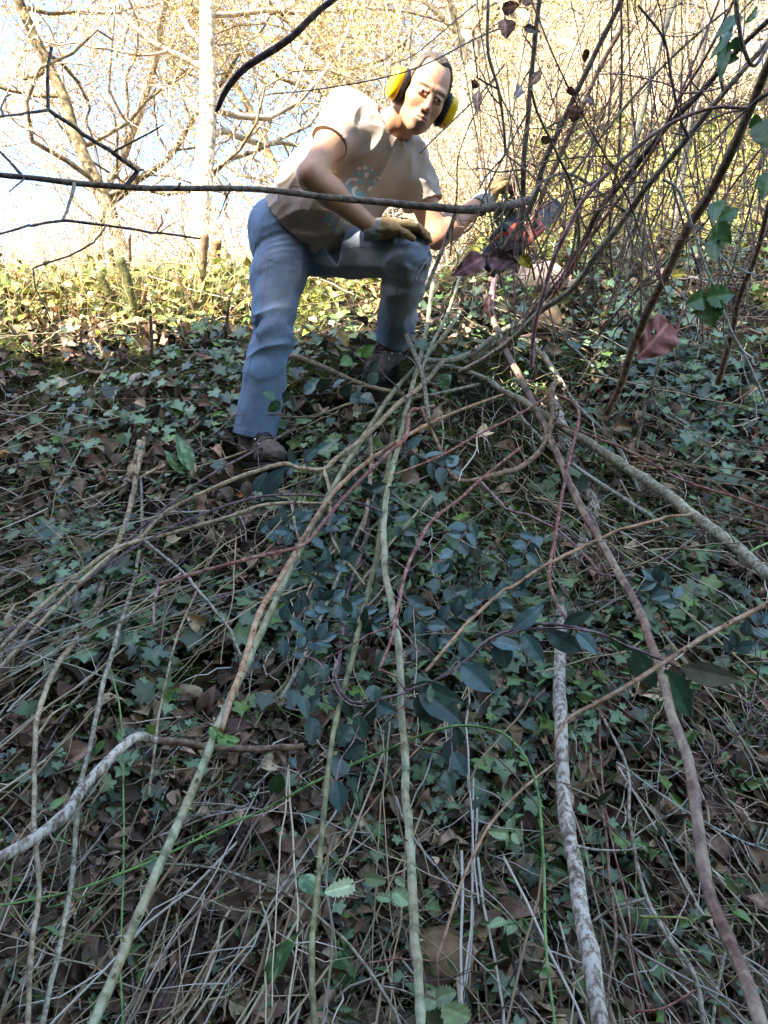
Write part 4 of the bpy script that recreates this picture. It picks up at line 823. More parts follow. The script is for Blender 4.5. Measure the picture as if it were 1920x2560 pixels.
ln('upright pruned stem with a slanting cut top, taller one left of the boot', [(372, 1048), (350, 1145), (329, 1251), (304, 1335), (270, 1420), (236, 1525), (190, 1600), (143, 1663), (101, 1768), (86, 1861), (84, 1987), (89, 2093), (95, 2240), (80, 2367), (66, 2600)], (8, 8, 8, 7, 8), 'tan', (.1, .18, .3), cut=1, twigs=2)
ln('short thick pruned stump stem leaning on the taller one', [(349, 1105), (337, 1150), (322, 1190), (309, 1235)], (9, 9), 'tan', (.14, .04), cut=1, nodes=0)
ln('pale straight stem from the ivy down across the forked white branch', [(352, 1190), (354, 1314), (342, 1420), (312, 1525), (287, 1609), (262, 1700), (245, 1777), (224, 1874), (203, 1954), (194, 2038), (181, 2177), (165, 2283), (139, 2409), (96, 2600)], (4, 6.5, 7, 8), 'olive', (.1, .2, .28), twigs=2)
ln('brown stem right of and parallel to the pruned stem', [(285, 1400), (270, 1441), (236, 1546), (181, 1677), (150, 1740)], (7, 9), 'tan', (.08, .05), twigs=1)
ln('long orange thin cane through the lower left ivy', [(560, 1330), (500, 1460), (440, 1600), (400, 1780), (372, 1990)], (3, 4), 'tan', (.15, .15), **CN)
ln('forked branch at lower left, white mottled arm then brown level arm', [(-30, 2162), (84, 2097), (169, 2030), (211, 1966), (295, 1878), (342, 1840), (372, 1845), (395, 1850)], (17, 17, 15, 13, 10), 'white', (.34, .3, .26), nodes=.25, sides=12, kids=[([(385, 1848), (480, 1862), (548, 1870), (650, 1872), (760, 1863)], (12, 12, 10), 'brown'), ([(90, 2085), (85, 2070)], (7, 6), 'tan')])
ln('thin upright yellow-green stem crossing the forked branch', [(276, 1671), (300, 1777), (308, 1988), (308, 2177), (304, 2325), (302, 2452), (308, 2580)], (2.6, 3.6), 'green', (.12, .24), nodes=.2)
ln('long bright green bramble shoot arching from lower left over the centre to the right', [(-20, 2270), (190, 2224), (380, 2152), (548, 2072), (650, 2028), (815, 1942), (1000, 1860), (1098, 1823), (1164, 1815), (1226, 1823), (1271, 1844), (1317, 1899), (1342, 1971), (1355, 2072), (1361, 2241), (1366, 2367), (1390, 2590)], (3, 4, 4, 4.5), 'green', (.2, .26, .3, .22), thorn=40, **CN)
ln('second dimmer green shoot below the bright one at lower left', [(-20, 2300), (200, 2245), (400, 2130), (600, 2040)], (2, 3), 'green', (.08, .1), thorn=8, **CN)
ln('orange-brown cane right of the tall central one, bending down to the tan stone', [(1390, 1905), (1304, 1975), (1226, 2061), (1177, 2152), (1135, 2259), (1115, 2329), (1090, 2403)], (3.5, 4.5, 4), 'orange', (.25, .22), kids=[([(1090, 2403), (1008, 2397), (905, 2407)], (3.2, 2), 'red'), ([(1090, 2405), (1096, 2469), (1100, 2520)], (3, 2.5), 'red')], **CN)
ln('orange thin cane behind the tall central cane', [(1210, 1690), (1105, 1810), (1010, 1910), (900, 2050), (810, 2150)], (3, 3), 'orange', (.15, .15), **CN)
ln('grey-olive twig sloping right at the bottom between the two central canes', [(405, 2163), (506, 2167), (612, 2194), (732, 2242), (815, 2308), (897, 2390), (979, 2514), (1010, 2590)], (4, 4.5, 5), 'olive', (.12, .16), twigs=4)
ln('black dead twig standing left of the dark green cane at the bottom', [(553, 2182), (506, 2274), (456, 2388), (388, 2527)], (3, 5), 'purple', (.08, .1))
ln('brown rough twig right of the white trunk', [(1427, 1827), (1482, 1937), (1511, 2051), (1524, 2198), (1541, 2325), (1524, 2452), (1510, 2560)], (3, 5, 4), 'brown', (.1, .15), twigs=4)
ln('light brown crooked branch between the white trunk and the reddish cane', [(1494, 1772), (1566, 1912), (1574, 2051), (1608, 2220), (1663, 2333), (1718, 2401), (1747, 2473), (1762, 2600)], (4, 5, 7, 7), 'grey', (.12, .2), twigs=4, kids=[([(1622, 2245), (1532, 2266), (1477, 2308)], (5, 4), 'grey'), ([(1690, 2370), (1725, 2380)], (3.5, 3), 'moss')])
ln('thin dark red stem right of the white trunk', [(1498, 1797), (1507, 1966), (1532, 2114), (1570, 2262), (1583, 2388), (1625, 2536)], (2.4, 3.4), 'red', (.12, .16), name='dogwood_stem', cat='red stem')
ln('short mossy green twig at the lower right', [(1600, 2291), (1660, 2293), (1714, 2295), (1735, 2320), (1806, 2375)], (4.5, 2), 'moss', (.3, .22))
ln('red twig at the very bottom right, rising to the light brown branch', [(1587, 2532), (1663, 2519), (1743, 2473)], (3, 3.4), 'red', (.16, .2))
ln('pale lichened twig running down right to the edge at lower right', [(1540, 1905), (1660, 1990), (1718, 2030), (1830, 2090), (1935, 2135)], (2.6, 3.4), 'lich', (.2, .25), twigs=4)
ln('dark purple twig at the right edge, curving up', [(1747, 1925), (1830, 1855), (1870, 1790), (1890, 1700)], (3, 2), 'purple', (.2, .3), twigs=4)
ln('olive stalk standing at the bottom right behind the reddish cane', [(1930, 2010), (1860, 2200), (1800, 2440), (1780, 2580)], (4, 5), 'olive', (.06, .12))
ln('brown cane rising right to the small leaves under the man\'s hand', [(900, 1040), (960, 1015), (1010, 1000), (1090, 985), (1200, 960)], (4, 5), 'olive', (.12, .15), twigs=4)
ln('dark wiry twig curling around the left boot tip', [(1030, 860), (1005, 900), (960, 880), (955, 930), (990, 965), (1020, 1000)], (1.8, 2.6), 'dark', (.3, .3))
ln('dark thin stem crossing in front of the man\'s knee', [(1180, 560), (1120, 600), (1075, 640), (1050, 700), (1000, 760), (940, 815)], (2, 2.6), 'dark', (1.0, .5), twigs=2)
ln('grey bent stem passing just right of the man\'s shin', [(1125, 560), (1095, 650), (1050, 730), (1020, 790), (1015, 830), (1045, 905), (1060, 960), (1075, 1060)], (6, 6.5, 6), 'grey', (.75, .4, .3), twigs=3)
ln('pale stem between the tall cane and the reddish cane, high up', [(1150, 690), (1120, 780), (1085, 850), (1050, 930)], (5, 5), 'cane', (.45, .25), twigs=2)
ln('stem of the big dark-leaved sprig, grey and bowing over the lower centre', [(843, 1650), (838, 1690), (860, 1740), (905, 1758), (960, 1745), (1020, 1728), (1110, 1690), (1160, 1655), (1220, 1600), (1290, 1570), (1360, 1560), (1470, 1575), (1560, 1610), (1690, 1665)], (4, 4, 4.5, 4.5), 'purple', (.38, .42, .5))
for i, (pts, r, m, o, l) in enumerate([
 ([(1120, 1000), (1040, 1060), (940, 1160), (860, 1290), (800, 1440), (720, 1600)], (4, 6), 'brown', (.1, .16), 'brown stick in the middle fan, nearest the slanting green cane'),
 ([(1060, 1080), (960, 1200), (900, 1320), (830, 1480), (760, 1640), (700, 1750)], (4, 6), 'grey', (.12, .2), 'grey stick of the middle fan ending above the level brown arm'),
 ([(940, 1090), (930, 1200), (915, 1340), (870, 1480), (850, 1640), (840, 1690)], (5, 6), 'purple', (.12, .2), 'mauve-grey straight stick close left of the tall central cane'),
 ([(925, 1070), (928, 1160), (920, 1260), (905, 1330)], (6, 6), 'tan', (.2, .2), 'short tan upright stick in the crossing of the canes'),
 ([(1420, 850), (1470, 905), (1530, 950), (1640, 1010), (1760, 1090)], (4, 5), 'lich', (.1, .1), 'pale dead stalk lying right of the thicket foot'),
 ([(1340, 850), (1390, 930), (1440, 1010), (1540, 1110), (1600, 1230)], (4, 5), 'lich', (.12, .1), 'pale dead stalk beside the old log'),
 ([(1540, 1330), (1600, 1340), (1690, 1345), (1780, 1370)], (3, 3), 'lich', (.12, .1), 'short pale dead stalk below the pale stripped stick'),
 ([(1700, 1290), (1740, 1350), (1765, 1420), (1770, 1600)], (7, 4), 'lich', (.05, .04), 'pale split dead stalk under the grey-green branch'),
 ([(1320, 800), (1250, 830), (1200, 870), (1130, 900), (1060, 900)], (9, 8), 'olive', (.15, .2), 'smooth olive branch curving out of the thicket foot'),
 ([(1400, 960), (1350, 880), (1290, 850), (1230, 858), (1180, 900)], (8, 7), 'tan', (.12, .12), 'tan root looping at the thicket foot'),
 ([(900, 1000), (780, 1045), (660, 1110), (520, 1160), (420, 1180), (230, 1175)], (3, 4), 'tan', (.12, .1), 'thin tan twig level behind the standing boot'),
 ([(535, 1030), (470, 1080), (400, 1130), (300, 1200), (180, 1290), (-20, 1480)], (5, 6), 'tan', (.05, .06), 'stout tan stick lying behind the pruned stems'),
 ([(560, 940), (520, 960), (470, 985), (445, 990)], (4, 4.5), 'olive', (.06, .04), 'bent olive stick left of the jeans hem'),
 ([(190, 920), (240, 932), (280, 930), (310, 920)], (7, 5), 'tan', (.04, .04), 'short thick broken stick on the moss at left'),
 ([(290, 860), (270, 910), (240, 960), (200, 1015)], (4, 4), 'tan', (.04, .04), 'tan stick slanting above the ivy at left'),
 ([(70, 1105), (180, 1170), (240, 1195)], (4, 3), 'brown', (.08, .06), 'dark brown twig at the left among the ivy'),
 ([(225, 1175), (300, 1182), (360, 1190), (420, 1225)], (6, 5), 'olive', (.05, .05), 'short fat olive stick behind the pruned stems'),
 ([(0, 1310), (140, 1270), (260, 1235), (330, 1205), (420, 1155)], (5, 4), 'tan', (.1, .1), 'tan stick rising right from the left edge'),
 ([(-10, 2130), (60, 1990), (110, 1880), (180, 1760), (320, 1560)], (2.6, 3.2), 'purple', (.08, .1), 'thin purple stem at the left edge, lower half'),
 ([(310, 2100), (200, 2260), (90, 2400), (-10, 2480)], (4, 3), 'purple', (.05, .06), 'dark thin stick lying at the lower left corner'),
 ([(-10, 2450), (80, 2370), (150, 2300)], (3, 3), 'moss', (.08, .08), 'yellowish twig at the lower left corner'),
 ([(1080, 1240), (1000, 1330), (930, 1420), (880, 1480)], (3, 4), 'tan', (.2, .2), 'tan twig crossing behind the tall cane'),
 ([(1500, 1480), (1520, 1640), (1500, 1800), (1505, 1900)], (4, 5), 'brown', (.05, .05), 'brown upright stem behind the white trunk, lower half'),
 ([(1550, 1180), (1540, 1300), (1510, 1420), (1480, 1560)], (4, 5), 'brown', (.04, .04), 'brown upright stem behind the reddish cane')]):
    ln(l, pts, r, m, o, twigs=2, name='stick', cat='stick')
# ---- pruned stumps on the sunlit crest
for x0, y0, x1, y1, rr, m, l in [(300, 645, 340, 800, 11, 'stumpm', 'mossy cut stump, thickest one on the sunlit crest'), (512, 585, 497, 755, 9, 'stumpt', 'orange-brown cut stump standing tall on the crest near the man'), (245, 680, 300, 800, 9, 'stumpm', 'leaning forked cut stump left of the mossy one'),
 (543, 600, 540, 660, 9, 'stumpt', 'short cut stump right of the orange-brown one'), (325, 585, 322, 650, 4, 'brown', 'thin cut stem behind the mossy stump'), (375, 790, 380, 900, 4, 'dark', 'dark thin dead stem at the shade line'), (575, 740, 560, 870, 3.5, 'dark', 'thin dark stem beside the standing leg'), (440, 690, 500, 800, 4, 'stumpt', 'pale slanting cut stem below the orange-brown stump'),
 (365, 715, 350, 790, 6, 'stumpt', 'short pale stump with split top'), (275, 620, 290, 690, 6, 'stumpm', 'small mossy stem leaning on the forked stump')]:
    g1 = float(gdepth(x1, y1)[0][0]); g1 = min(g1, 4.2); C3 = np.array([P(x1, y1+15, g1+.02), P((x0+x1)/2, (y0+y1)/2, g1-.02), P(x0, y0, g1-.05)]); A, C, R = stem_mb(C3, np.array([rr*1.25, rr*1.05, rr])*g1/FPX, 10)
    root = empty('cut_stump', C[0]); tag(root, l, 'stump', 'cut stumps on the crest'); A.build('stem', B[m], root); e = nrm(C[-1]-C[-2]); V, Q, T = tube(np.array([C[-1]-e*.002, C[-1]+e*.003]), R[-1]*.92, 10); MB().add(V, Q, T).build('cut_end', m_cutw, root)
# ================================================================ leaves
m_leaf = vcol('glossy_leaf', rough=.38, spec=.5, nscale=90, namp=.16, bs=.25, transl=.12)
m_dead = vcol('dead_leaf', rough=.8, spec=.25, nscale=70, namp=.35, bs=.5)
m_grass = vcol('dead_stalk', rough=.7, spec=.3, transl=.1)
def grid_leaf(L=8, W=4, shape='ell', serr=0, rg=None, hole=False):
    """unit leaf: length 1 along x, full width 1 along y"""
    u = np.linspace(0, 1, L+1); v = np.linspace(-1, 1, W+1)
    if shape == 'ell': w = np.sin(np.pi*u**.82)**.85
    elif shape == 'ovate': w = np.sin(np.pi*u**.62)**.8*(1-.1*u)
    elif shape == 'lance': w = np.sin(np.pi*u**.75)**1.2
    else: w = np.sin(np.pi*u**.7)**.55
    if serr: w = w*(1+serr*((np.arange(L+1) % 2)-.5))
    w[0] = .02; w[-1] = .02
    x = np.repeat(u[:, None], W+1, 1); y = v[None]*w[:, None]*.5; x = x - (serr*.12)*np.abs(v)[None]*(1-u[:, None]) if serr else x
    V = np.stack([x, y, np.zeros_like(x)], -1); idx = np.arange((L+1)*(W+1)).reshape(L+1, W+1)
    Q = np.stack([idx[:-1, :-1], idx[1:, :-1], idx[1:, 1:], idx[:-1, 1:]], -1)
    if hole: m = np.ones((L, W), bool); m[hole[0]:hole[1], hole[2]:hole[3]] = False; Q = Q[m]
    return V.reshape(-1, 3), Q.reshape(-1, 4), np.repeat(u, W+1), np.tile(v, L+1)
def leaf_obj(base, tip, width, facing, col, mat, parent, rg, shape='ell', fold=.12, curl=.10, serr=0, name='leaf', hole=False, spots=None, vein=.25, ruf=.03, sub=None):
    Lr = np.linalg.norm(tip-base); L, W = (sub or (14, 8)); V, Q, u, v = grid_leaf(L, W, shape, serr, rg, hole)
    x = nrm(tip-base); z = nrm(facing-x*np.dot(facing, x)); y = np.cross(z, x)
    h = fold*np.abs(V[:, 1])/(1)*width/Lr*2*.5 - curl*(u-.45)**2 + ruf*np.sin(u*19+np.abs(v)*3)*np.abs(v)*.35
    P3 = base + (V[:, 0]*Lr)[:, None]*x + (V[:, 1]*width)[:, None]*y + (h*Lr)[:, None]*z
    c = np.tile(np.array(col, float), (len(V), 1)); mid = (np.abs(v) < .05); c[mid] *= 1+vein*2; side_v = (np.abs(np.sin((u*9+np.abs(v)*1.6)*np.pi)) < .25); c[side_v] *= 1+vein*.5
    if spots is not None: k = vnoise(P3, 95, rg.random()*9) > .18; c[k] = spots
    c *= (1+.18*vnoise(P3, 50)[:, None]); return mesh(name, P3, [Q], mat, parent, c)
DK = (.040, .072, .052); BL = (.075, .130, .125); MG = (.05, .10, .035)
def PXD(x, y, off, g=None): d = float(gdepth(x, y)[0][0]) if g is None else g; return P(x, y, d-off)
def sprig(label, stem, off, leaves, col=DK, shape='ell', mat=None, rg=None, name='leafy_twig', cat='twig', sr=2.4, smat='purple', serr=0, dep=None, fold=.25, curl=.15, **kw):
    rg = rg or np.random.default_rng(int(stem[0][0]*3+stem[0][1])); C3, d = path3(stem, off, dep); root = empty(name, C3[0]); tag(root, label, cat, kw.get('group'))
    A, C, R = stem_mb(C3, np.linspace(sr, sr*.6, len(C3))*d/FPX, 6, .05, 0, rg); A.build('stem', B[smat], root); pj = proj(C)
    for lf in leaves:
        bx, by, tx, ty, w = lf[:5]; cc = lf[5] if len(lf) > 5 else col; i = int(np.argmin(np.hypot(pj[:, 0]-bx, pj[:, 1]-by))); near = math.hypot(pj[i, 0]-bx, pj[i, 1]-by)
        d0 = pj[i, 2]; bp_ = P(bx, by, d0+rg.uniform(-.01, .01)); tp_ = P(tx, ty, d0+rg.uniform(-.035, .02)); vdir = nrm(np.array((0, 0, CAMZ))-bp_)
        f = nrm(vdir+rg.normal(size=3)*.28+np.array((0, 0, .25)))
        lo_ = leaf_obj(bp_, tp_, w*d0/FPX, f, np.array(cc)*rg.uniform(.8, 1.25), mat or m_leaf, root, rg, shape, fold, curl, serr, spots=kw.get('spots'), hole=(lf[6] if len(lf) > 6 else False))
        if near > 3:
            V, Q, T = tube(catmull([C[i], (C[i]+bp_)/2+rg.normal(size=3)*.002, bp_+(tp_-bp_)*.05], .01)[0], .0009, 5); MB().add(V, Q, T).build('leaf_stalk', B[smat], root)
    return root
def auto_leaves(stem, n, L, w, rg, col, both=True, tipleaf=True):
    s = np.array(stem, float); out = []; t = np.linspace(.08, .95, n)
    for k, f in enumerate(t):
        q = f*(len(s)-1); i = min(int(q), len(s)-2); p = s[i]+(s[i+1]-s[i])*(q-i); d = s[i+1]-s[i]; a = math.atan2(d[1], d[0])+(1 if k % 2 else -1)*rg.uniform(.5, 1.25); l = L*rg.uniform(.7, 1.15)
        p = p+np.array((math.cos(a), math.sin(a)))*3; out.append((p[0], p[1], p[0]+math.cos(a)*l, p[1]+math.sin(a)*l, w*rg.uniform(.8, 1.2), tuple(np.array(col)*rg.uniform(.75, 1.3))))
    if tipleaf: d = s[-1]-s[-2]; d = d/np.hypot(*d); out.append((s[-1][0], s[-1][1], s[-1][0]+d[0]*L, s[-1][1]+d[1]*L, w, col))
    return out
# ---- the big dark leaves on the bowing stem
sprig('bowing twig with big dark blue-green leaves right of centre, in front of the white trunk', [(1235, 1600), (1305, 1575), (1410, 1571), (1500, 1583), (1580, 1618), (1700, 1668)], (.47, .5), [
 (1283, 1576, 1361, 1510, 40, (.06, .10, .10)), (1408, 1563, 1484, 1527, 34), (1230, 1603, 1305, 1622, 40, BL), (1250, 1600, 1265, 1672, 56, BL), (1305, 1585, 1361, 1658, 44, BL), (1365, 1578, 1457, 1632, 50, BL), (1442, 1580, 1496, 1638, 42, BL), (1524, 1590, 1583, 1628, 30, MG),
 (1585, 1622, 1640, 1722, 62, (.05, .10, .06)), (1663, 1675, 1728, 1797, 66, (.04, .09, .05)), (1701, 1669, 1853, 1702, 60, (.13, .13, .09)), (1650, 1640, 1708, 1668, 16, (.18, .10, .04))], sr=3)
sprig('twig with large dark green leaves at centre, right of the tall green cane', [(1010, 1728), (1060, 1712), (1100, 1692), (1150, 1660), (1180, 1640)], (.46, .5), [
 (1154, 1660, 1230, 1730, 64, (.045, .085, .08)), (1033, 1712, 1162, 1757, 52), (1049, 1728, 1158, 1808, 74, (.025, .045, .03)), (1085, 1702, 1098, 1780, 62, (.05, .10, .06)), (1035, 1745, 1110, 1810, 60), (1175, 1640, 1150, 1600, 40, BL)], sr=2.6)
sprig('drooping twig of dark leaves between the two long green canes', [(760, 1640), (800, 1660), (850, 1740), (895, 1765), (945, 1755), (905, 1800), (885, 1850), (852, 1900), (840, 1952)], (.38, .4), [
 (800, 1738, 753, 1790, 34), (827, 1724, 843, 1777, 30), (862, 1745, 880, 1795, 28), (934, 1759, 913, 1819, 36), (934, 1759, 995, 1782, 32, BL), (893, 1786, 913, 1851, 40), (880, 1810, 845, 1868, 46), (913, 1856, 856, 1893, 50, (.035, .06, .045)), (856, 1897, 840, 1946, 52), (841, 1950, 852, 2035, 48, BL), (782, 1790, 777, 1864, 46), (761, 1675, 749, 1728, 34), (810, 1658, 812, 1706, 30),
 (934, 1712, 934, 1755, 42), (734, 1720, 732, 1769, 36), (752, 1735, 770, 1800, 30)], sr=2.2, smat='pink')
sprig('twig with three dark leaves hanging right of the tall green cane, over the stone', [(1130, 1810), (1128, 1850), (1130, 1885), (1120, 1935)], (.3, .3), [(1129, 1847, 1119, 1909, 38, BL), (1131, 1880, 1166, 1940, 44, BL), (1115, 1926, 1131, 1990, 44), (1126, 1930, 1152, 1945, 24), (1135, 1815, 1150, 1870, 36)])
sprig('single-leaved drooping twig at left of the dark green cane', [(745, 1850), (725, 1890), (705, 1932)], (.2, .2), [(703, 1934, 680, 1993, 42, (.045, .10, .035)), (725, 1890, 740, 1920, 18, BL)])
sprig('small-leaved twig crossing the jeans hem below the cut stick', [(930, 1010), (860, 985), (790, 985), (740, 992), (690, 1000)], (.42, .55), [(690, 1000, 656, 978, 26, (.05, .11, .05)), (700, 1003, 670, 1030, 28, (.05, .11, .05)), (705, 995, 730, 982, 22), (722, 1000, 735, 1024, 22), (760, 985, 790, 955, 28, BL), (760, 970, 800, 945, 22), (795, 975, 828, 948, 26), (830, 970, 862, 948, 26), (850, 990, 880, 960, 28), (880, 985, 905, 1010, 40), (900, 990, 935, 1005, 36), (920, 960, 945, 930, 30)], sr=1.6)
sprig('fresh green leaved shoot between the legs of the man', [(930, 925), (900, 895), (870, 870), (845, 850), (815, 838)], (.45, .5), [(880, 895, 850, 912, 30, (.09, .19, .05)), (885, 885, 915, 880, 24, (.10, .20, .06)), (905, 893, 934, 862, 28, (.08, .18, .04)), (868, 868, 855, 825, 22, (.28, .20, .04)), (845, 850, 812, 846, 14, (.30, .18, .07)), (925, 925, 945, 900, 20)], sr=1.5)
sprig('broad-leaved twig tip under the standing boot', [(640, 1250), (690, 1215), (730, 1180), (790, 1130)], (.25, .3), [(655, 1235, 712, 1168, 44, BL), (640, 1230, 668, 1180, 36, BL), (715, 1185, 745, 1150, 30, BL), (740, 1165, 722, 1120, 26, DK), (760, 1150, 790, 1120, 30, BL), (690, 1210, 680, 1250, 26, BL), (790, 1130, 830, 1105, 26, BL)], sr=1.6)
rg_ = np.random.default_rng(77); sites = [(700, 1370, 830, 1310), (760, 1440, 860, 1400), (820, 1500, 930, 1560), (940, 1250, 1010, 1330), (1000, 1120, 1120, 1170), (700, 1560, 800, 1500), (1060, 1420, 1160, 1520), (1090, 1560, 1180, 1500), (1180, 1300, 1120, 1400), (880, 1180, 960, 1240), (920, 1600, 880, 1530), (640, 1330, 740, 1300), (1010, 1480, 1100, 1600), (700, 1650, 800, 1600), (1350, 1330, 1300, 1420), (1200, 1500, 1290, 1470), (1820, 1640, 1900, 1560), (1700, 1520, 1640, 1450)]
names_ = ['left of the slanting green cane, below the crossing', 'beside the fork of the tan side branch', 'just above the stem of the dark sprig', 'right of the tall cane near its first crossing', 'among the fine grass blades at the centre', 'beside the slanting cane lower down', 'over the red speckled stem\'s right side', 'right of the orange cane tip', 'under the looping brown branch', 'between the two central canes high up', 'close left of the tall cane', 'under the pinkish orange cane', 'below the orange cane tip', 'left above the level brown arm', 'left of the white trunk bend', 'touching the white trunk from the left', 'at the right edge above the broad brown-green leaf', 'right of the reddish cane']
for (x0, y0, x1, y1), nm in zip(sites, names_):
    st = [(x0, y0), ((x0+x1)/2+rg_.uniform(-15, 15), (y0+y1)/2+rg_.uniform(-15, 15)), (x1, y1)]; c = BL if rg_.random() < .65 else DK
    sprig('small bluish-leaved twig '+nm, st, (.22, .28), auto_leaves(st, 7, 46, 27, rg_, c), sr=1.5)
# ---- pale serrated bramble leaves, spotted lungwort, green bramble leaves
PAL = (.20, .27, .13)
sprig('pale green toothed leaves beside the tall cane near the bottom', [(1020, 2170), (960, 2195), (930, 2190), (880, 2210)], (.22, .22), [(886, 2212, 812, 2232, 40, (.33, .38, .21)), (912, 2196, 965, 2204, 34, PAL), (985, 2230, 1022, 2260, 46, PAL), (990, 2195, 1013, 2215, 20, PAL), (940, 2240, 985, 2250, 22, PAL)], serr=.35, shape='round', name='bramble_shoot', cat='bramble shoot', smat='tan')
sprig('pale green toothed leaves at the bottom edge under the tan stone', [(1040, 2470), (1075, 2490), (1100, 2510)], (.25, .25), [(1052, 2500, 1000, 2475, 0.1, PAL), (1095, 2508, 1052, 2496, 50, PAL), (1090, 2500, 1140, 2480, 48, PAL), (1110, 2520, 1178, 2548, 62, (.24, .31, .16)), (1080, 2520, 1098, 2570, 56, PAL)], serr=.35, shape='round', name='bramble_shoot', cat='bramble shoot', smat='red')
sprig('green toothed leaf pair at right of the orange-brown cane', [(1220, 2070), (1250, 2080), (1290, 2075)], (.2, .2), [(1270, 2085, 1222, 2080, 30, PAL), (1285, 2080, 1300, 2110, 36, PAL), (1280, 2070, 1275, 2045, 30, PAL)], serr=.35, shape='round', name='bramble_shoot', cat='bramble shoot', smat='green')
sprig('three green leaflets left of the bottom of the white trunk', [(1350, 2290), (1310, 2300), (1270, 2310)], (.12, .12), [(1262, 2300, 1222, 2318, 26, PAL), (1285, 2305, 1262, 2336, 32, PAL), (1300, 2300, 1320, 2330, 24, PAL)], serr=.3, shape='round', name='bramble_shoot', cat='bramble shoot', smat='green')
sprig('fresh green toothed leaf bud on the slanting green cane', [(540, 1850), (545, 1835), (560, 1845)], (.56, .58), [(548, 1850, 526, 1815, 32, (.12, .22, .05)), (545, 1850, 600, 1850, 26, (.10, .19, .04)), (540, 1855, 590, 1862, 18, (.10, .19, .04))], serr=.4, shape='round', name='bramble_shoot', cat='bramble shoot', smat='green')
GB = (.045, .11, .025)
sprig('green bramble leaves low in the thicket near the right edge, three together', [(1795, 480), (1790, 600), (1775, 700), (1765, 745)], None, [(1765, 745, 1713, 762, 54, GB), (1768, 745, 1838, 735, 62, GB), (1766, 750, 1782, 818, 74, GB), (1786, 600, 1788, 655, 46, GB), (1790, 560, 1828, 610, 46, GB), (1795, 548, 1850, 522, 44, GB), (1797, 500, 1782, 560, 40, GB), (1795, 590, 1765, 610, 30, GB)], serr=.18, shape='ovate', name='bramble_shoot', cat='bramble shoot', smat='green', dep=(1.75, 1.8))
sprig('long green bramble leaves hanging at the top right corner', [(1890, -10), (1850, 35), (1815, 100), (1800, 150)], None, [(1895, 20, 1860, 60, 30, GB), (1850, 35, 1790, 95, 36, GB), (1835, 60, 1776, 150, 30, GB), (1815, 100, 1800, 205, 34, GB), (1830, 100, 1862, 128, 30, GB), (1805, 150, 1850, 145, 26, GB), (1890, -10, 1925, -20, 40, GB)], serr=.15, shape='ovate', name='bramble_shoot', cat='bramble shoot', smat='green', dep=(1.7, 1.75))
sprig('dark green bramble leaves at the right edge beside the hooked stem', [(1940, 260), (1905, 310), (1890, 340)], None, [(1900, 305, 1925, 375, 60, GB), (1905, 300, 1870, 320, 40, GB), (1925, 430, 1905, 500, 50, GB)], serr=.15, shape='ovate', name='bramble_shoot', cat='bramble shoot', smat='green', dep=(1.8, 1.8))
LW = (.055, .13, .045); SPT = (.22, .33, .16)
for l, lv, st in [('pale-spotted green leaves standing upright left of the standing boot', [(480, 1178, 440, 1078, 46), (462, 1185, 410, 1122, 36)], [(475, 1200), (470, 1180)]), ('single spotted green leaf left of the dark green cane near the bottom', [(745, 2189, 812, 2240, 48)], [(738, 2180), (745, 2189)]),
 ('long spotted bluish leaf pointing up at the lower left of the dark green cane', [(655, 2465, 748, 2322, 52)], [(640, 2490), (655, 2465)]), ('spotted leaf hanging at the bottom between the two green canes', [(850, 2372, 872, 2525, 60)], [(845, 2350), (850, 2372)]), ('small spotted leaf behind the foot of the thicket', [(1100, 960, 1130, 935, 34), (1120, 975, 1100, 940, 28)], [(1105, 975), (1110, 960)])]:
    sprig(l, st, (.10, .13), [x+(LW,) for x in lv], spots=SPT, shape='lance', name='lungwort', cat='plant', smat='green', sr=1.6, fold=.12)
# ---- dry leaves of the thicket (each hangs by its own stalk)
def dry(label, bx, by, tx, ty, w, d, col, **k):
    rg = np.random.default_rng(int(bx*5+by)); root = empty('dry_leaf', P(bx, by, d)); tag(root, label, 'leaf'); b_ = P(bx, by, d); t_ = P(tx, ty, d+rg.uniform(-.03, .03)); f = nrm(np.array((0, 0, CAMZ))-b_+rg.normal(size=3)*.35*d)
    leaf_obj(b_, t_, w*d/FPX, f, col, m_dead, root, rg, shape='ovate', fold=.3, curl=.25, ruf=.12, vein=.7, name='blade', **k); e = nrm(b_-t_)
    V, Q, T = tube(catmull([b_+e*.03+rg.normal(size=3)*.006, b_+e*.012, b_+(t_-b_)*.03], .006)[0], .0009, 5); MB().add(V, Q, T).build('leaf_stalk', B['brown'], root)
RD_ = (.22, .07, .06); MV = (.24, .11, .12); PK = (.33, .17, .14)
dry('big dark red leaf with an insect hole, in the right half below the leaning stems', 1676, 802, 1592, 900, 104, 1.5, (.30, .125, .115), hole=(8, 10, 3, 5), sub=(22, 12))
dry('mauve red leaf, left one of the pair above the man\'s knee', 1211, 641, 1132, 690, 54, 1.75, MV); dry('mauve leaf with pale specks, right one of the pair', 1221, 641, 1296, 658, 54, 1.72, (.27, .16, .19)); dry('orange-pink leaf hanging below the mauve pair', 1222, 735, 1224, 802, 42, 1.75, (.38, .17, .12))
dry('yellow spotted leaf behind the mauve pair', 1300, 640, 1330, 672, 30, 2.1, (.42, .33, .05)); dry('small yellow leaf below the thickest leaning stem', 1680, 690, 1720, 684, 24, 2.1, (.45, .33, .05))
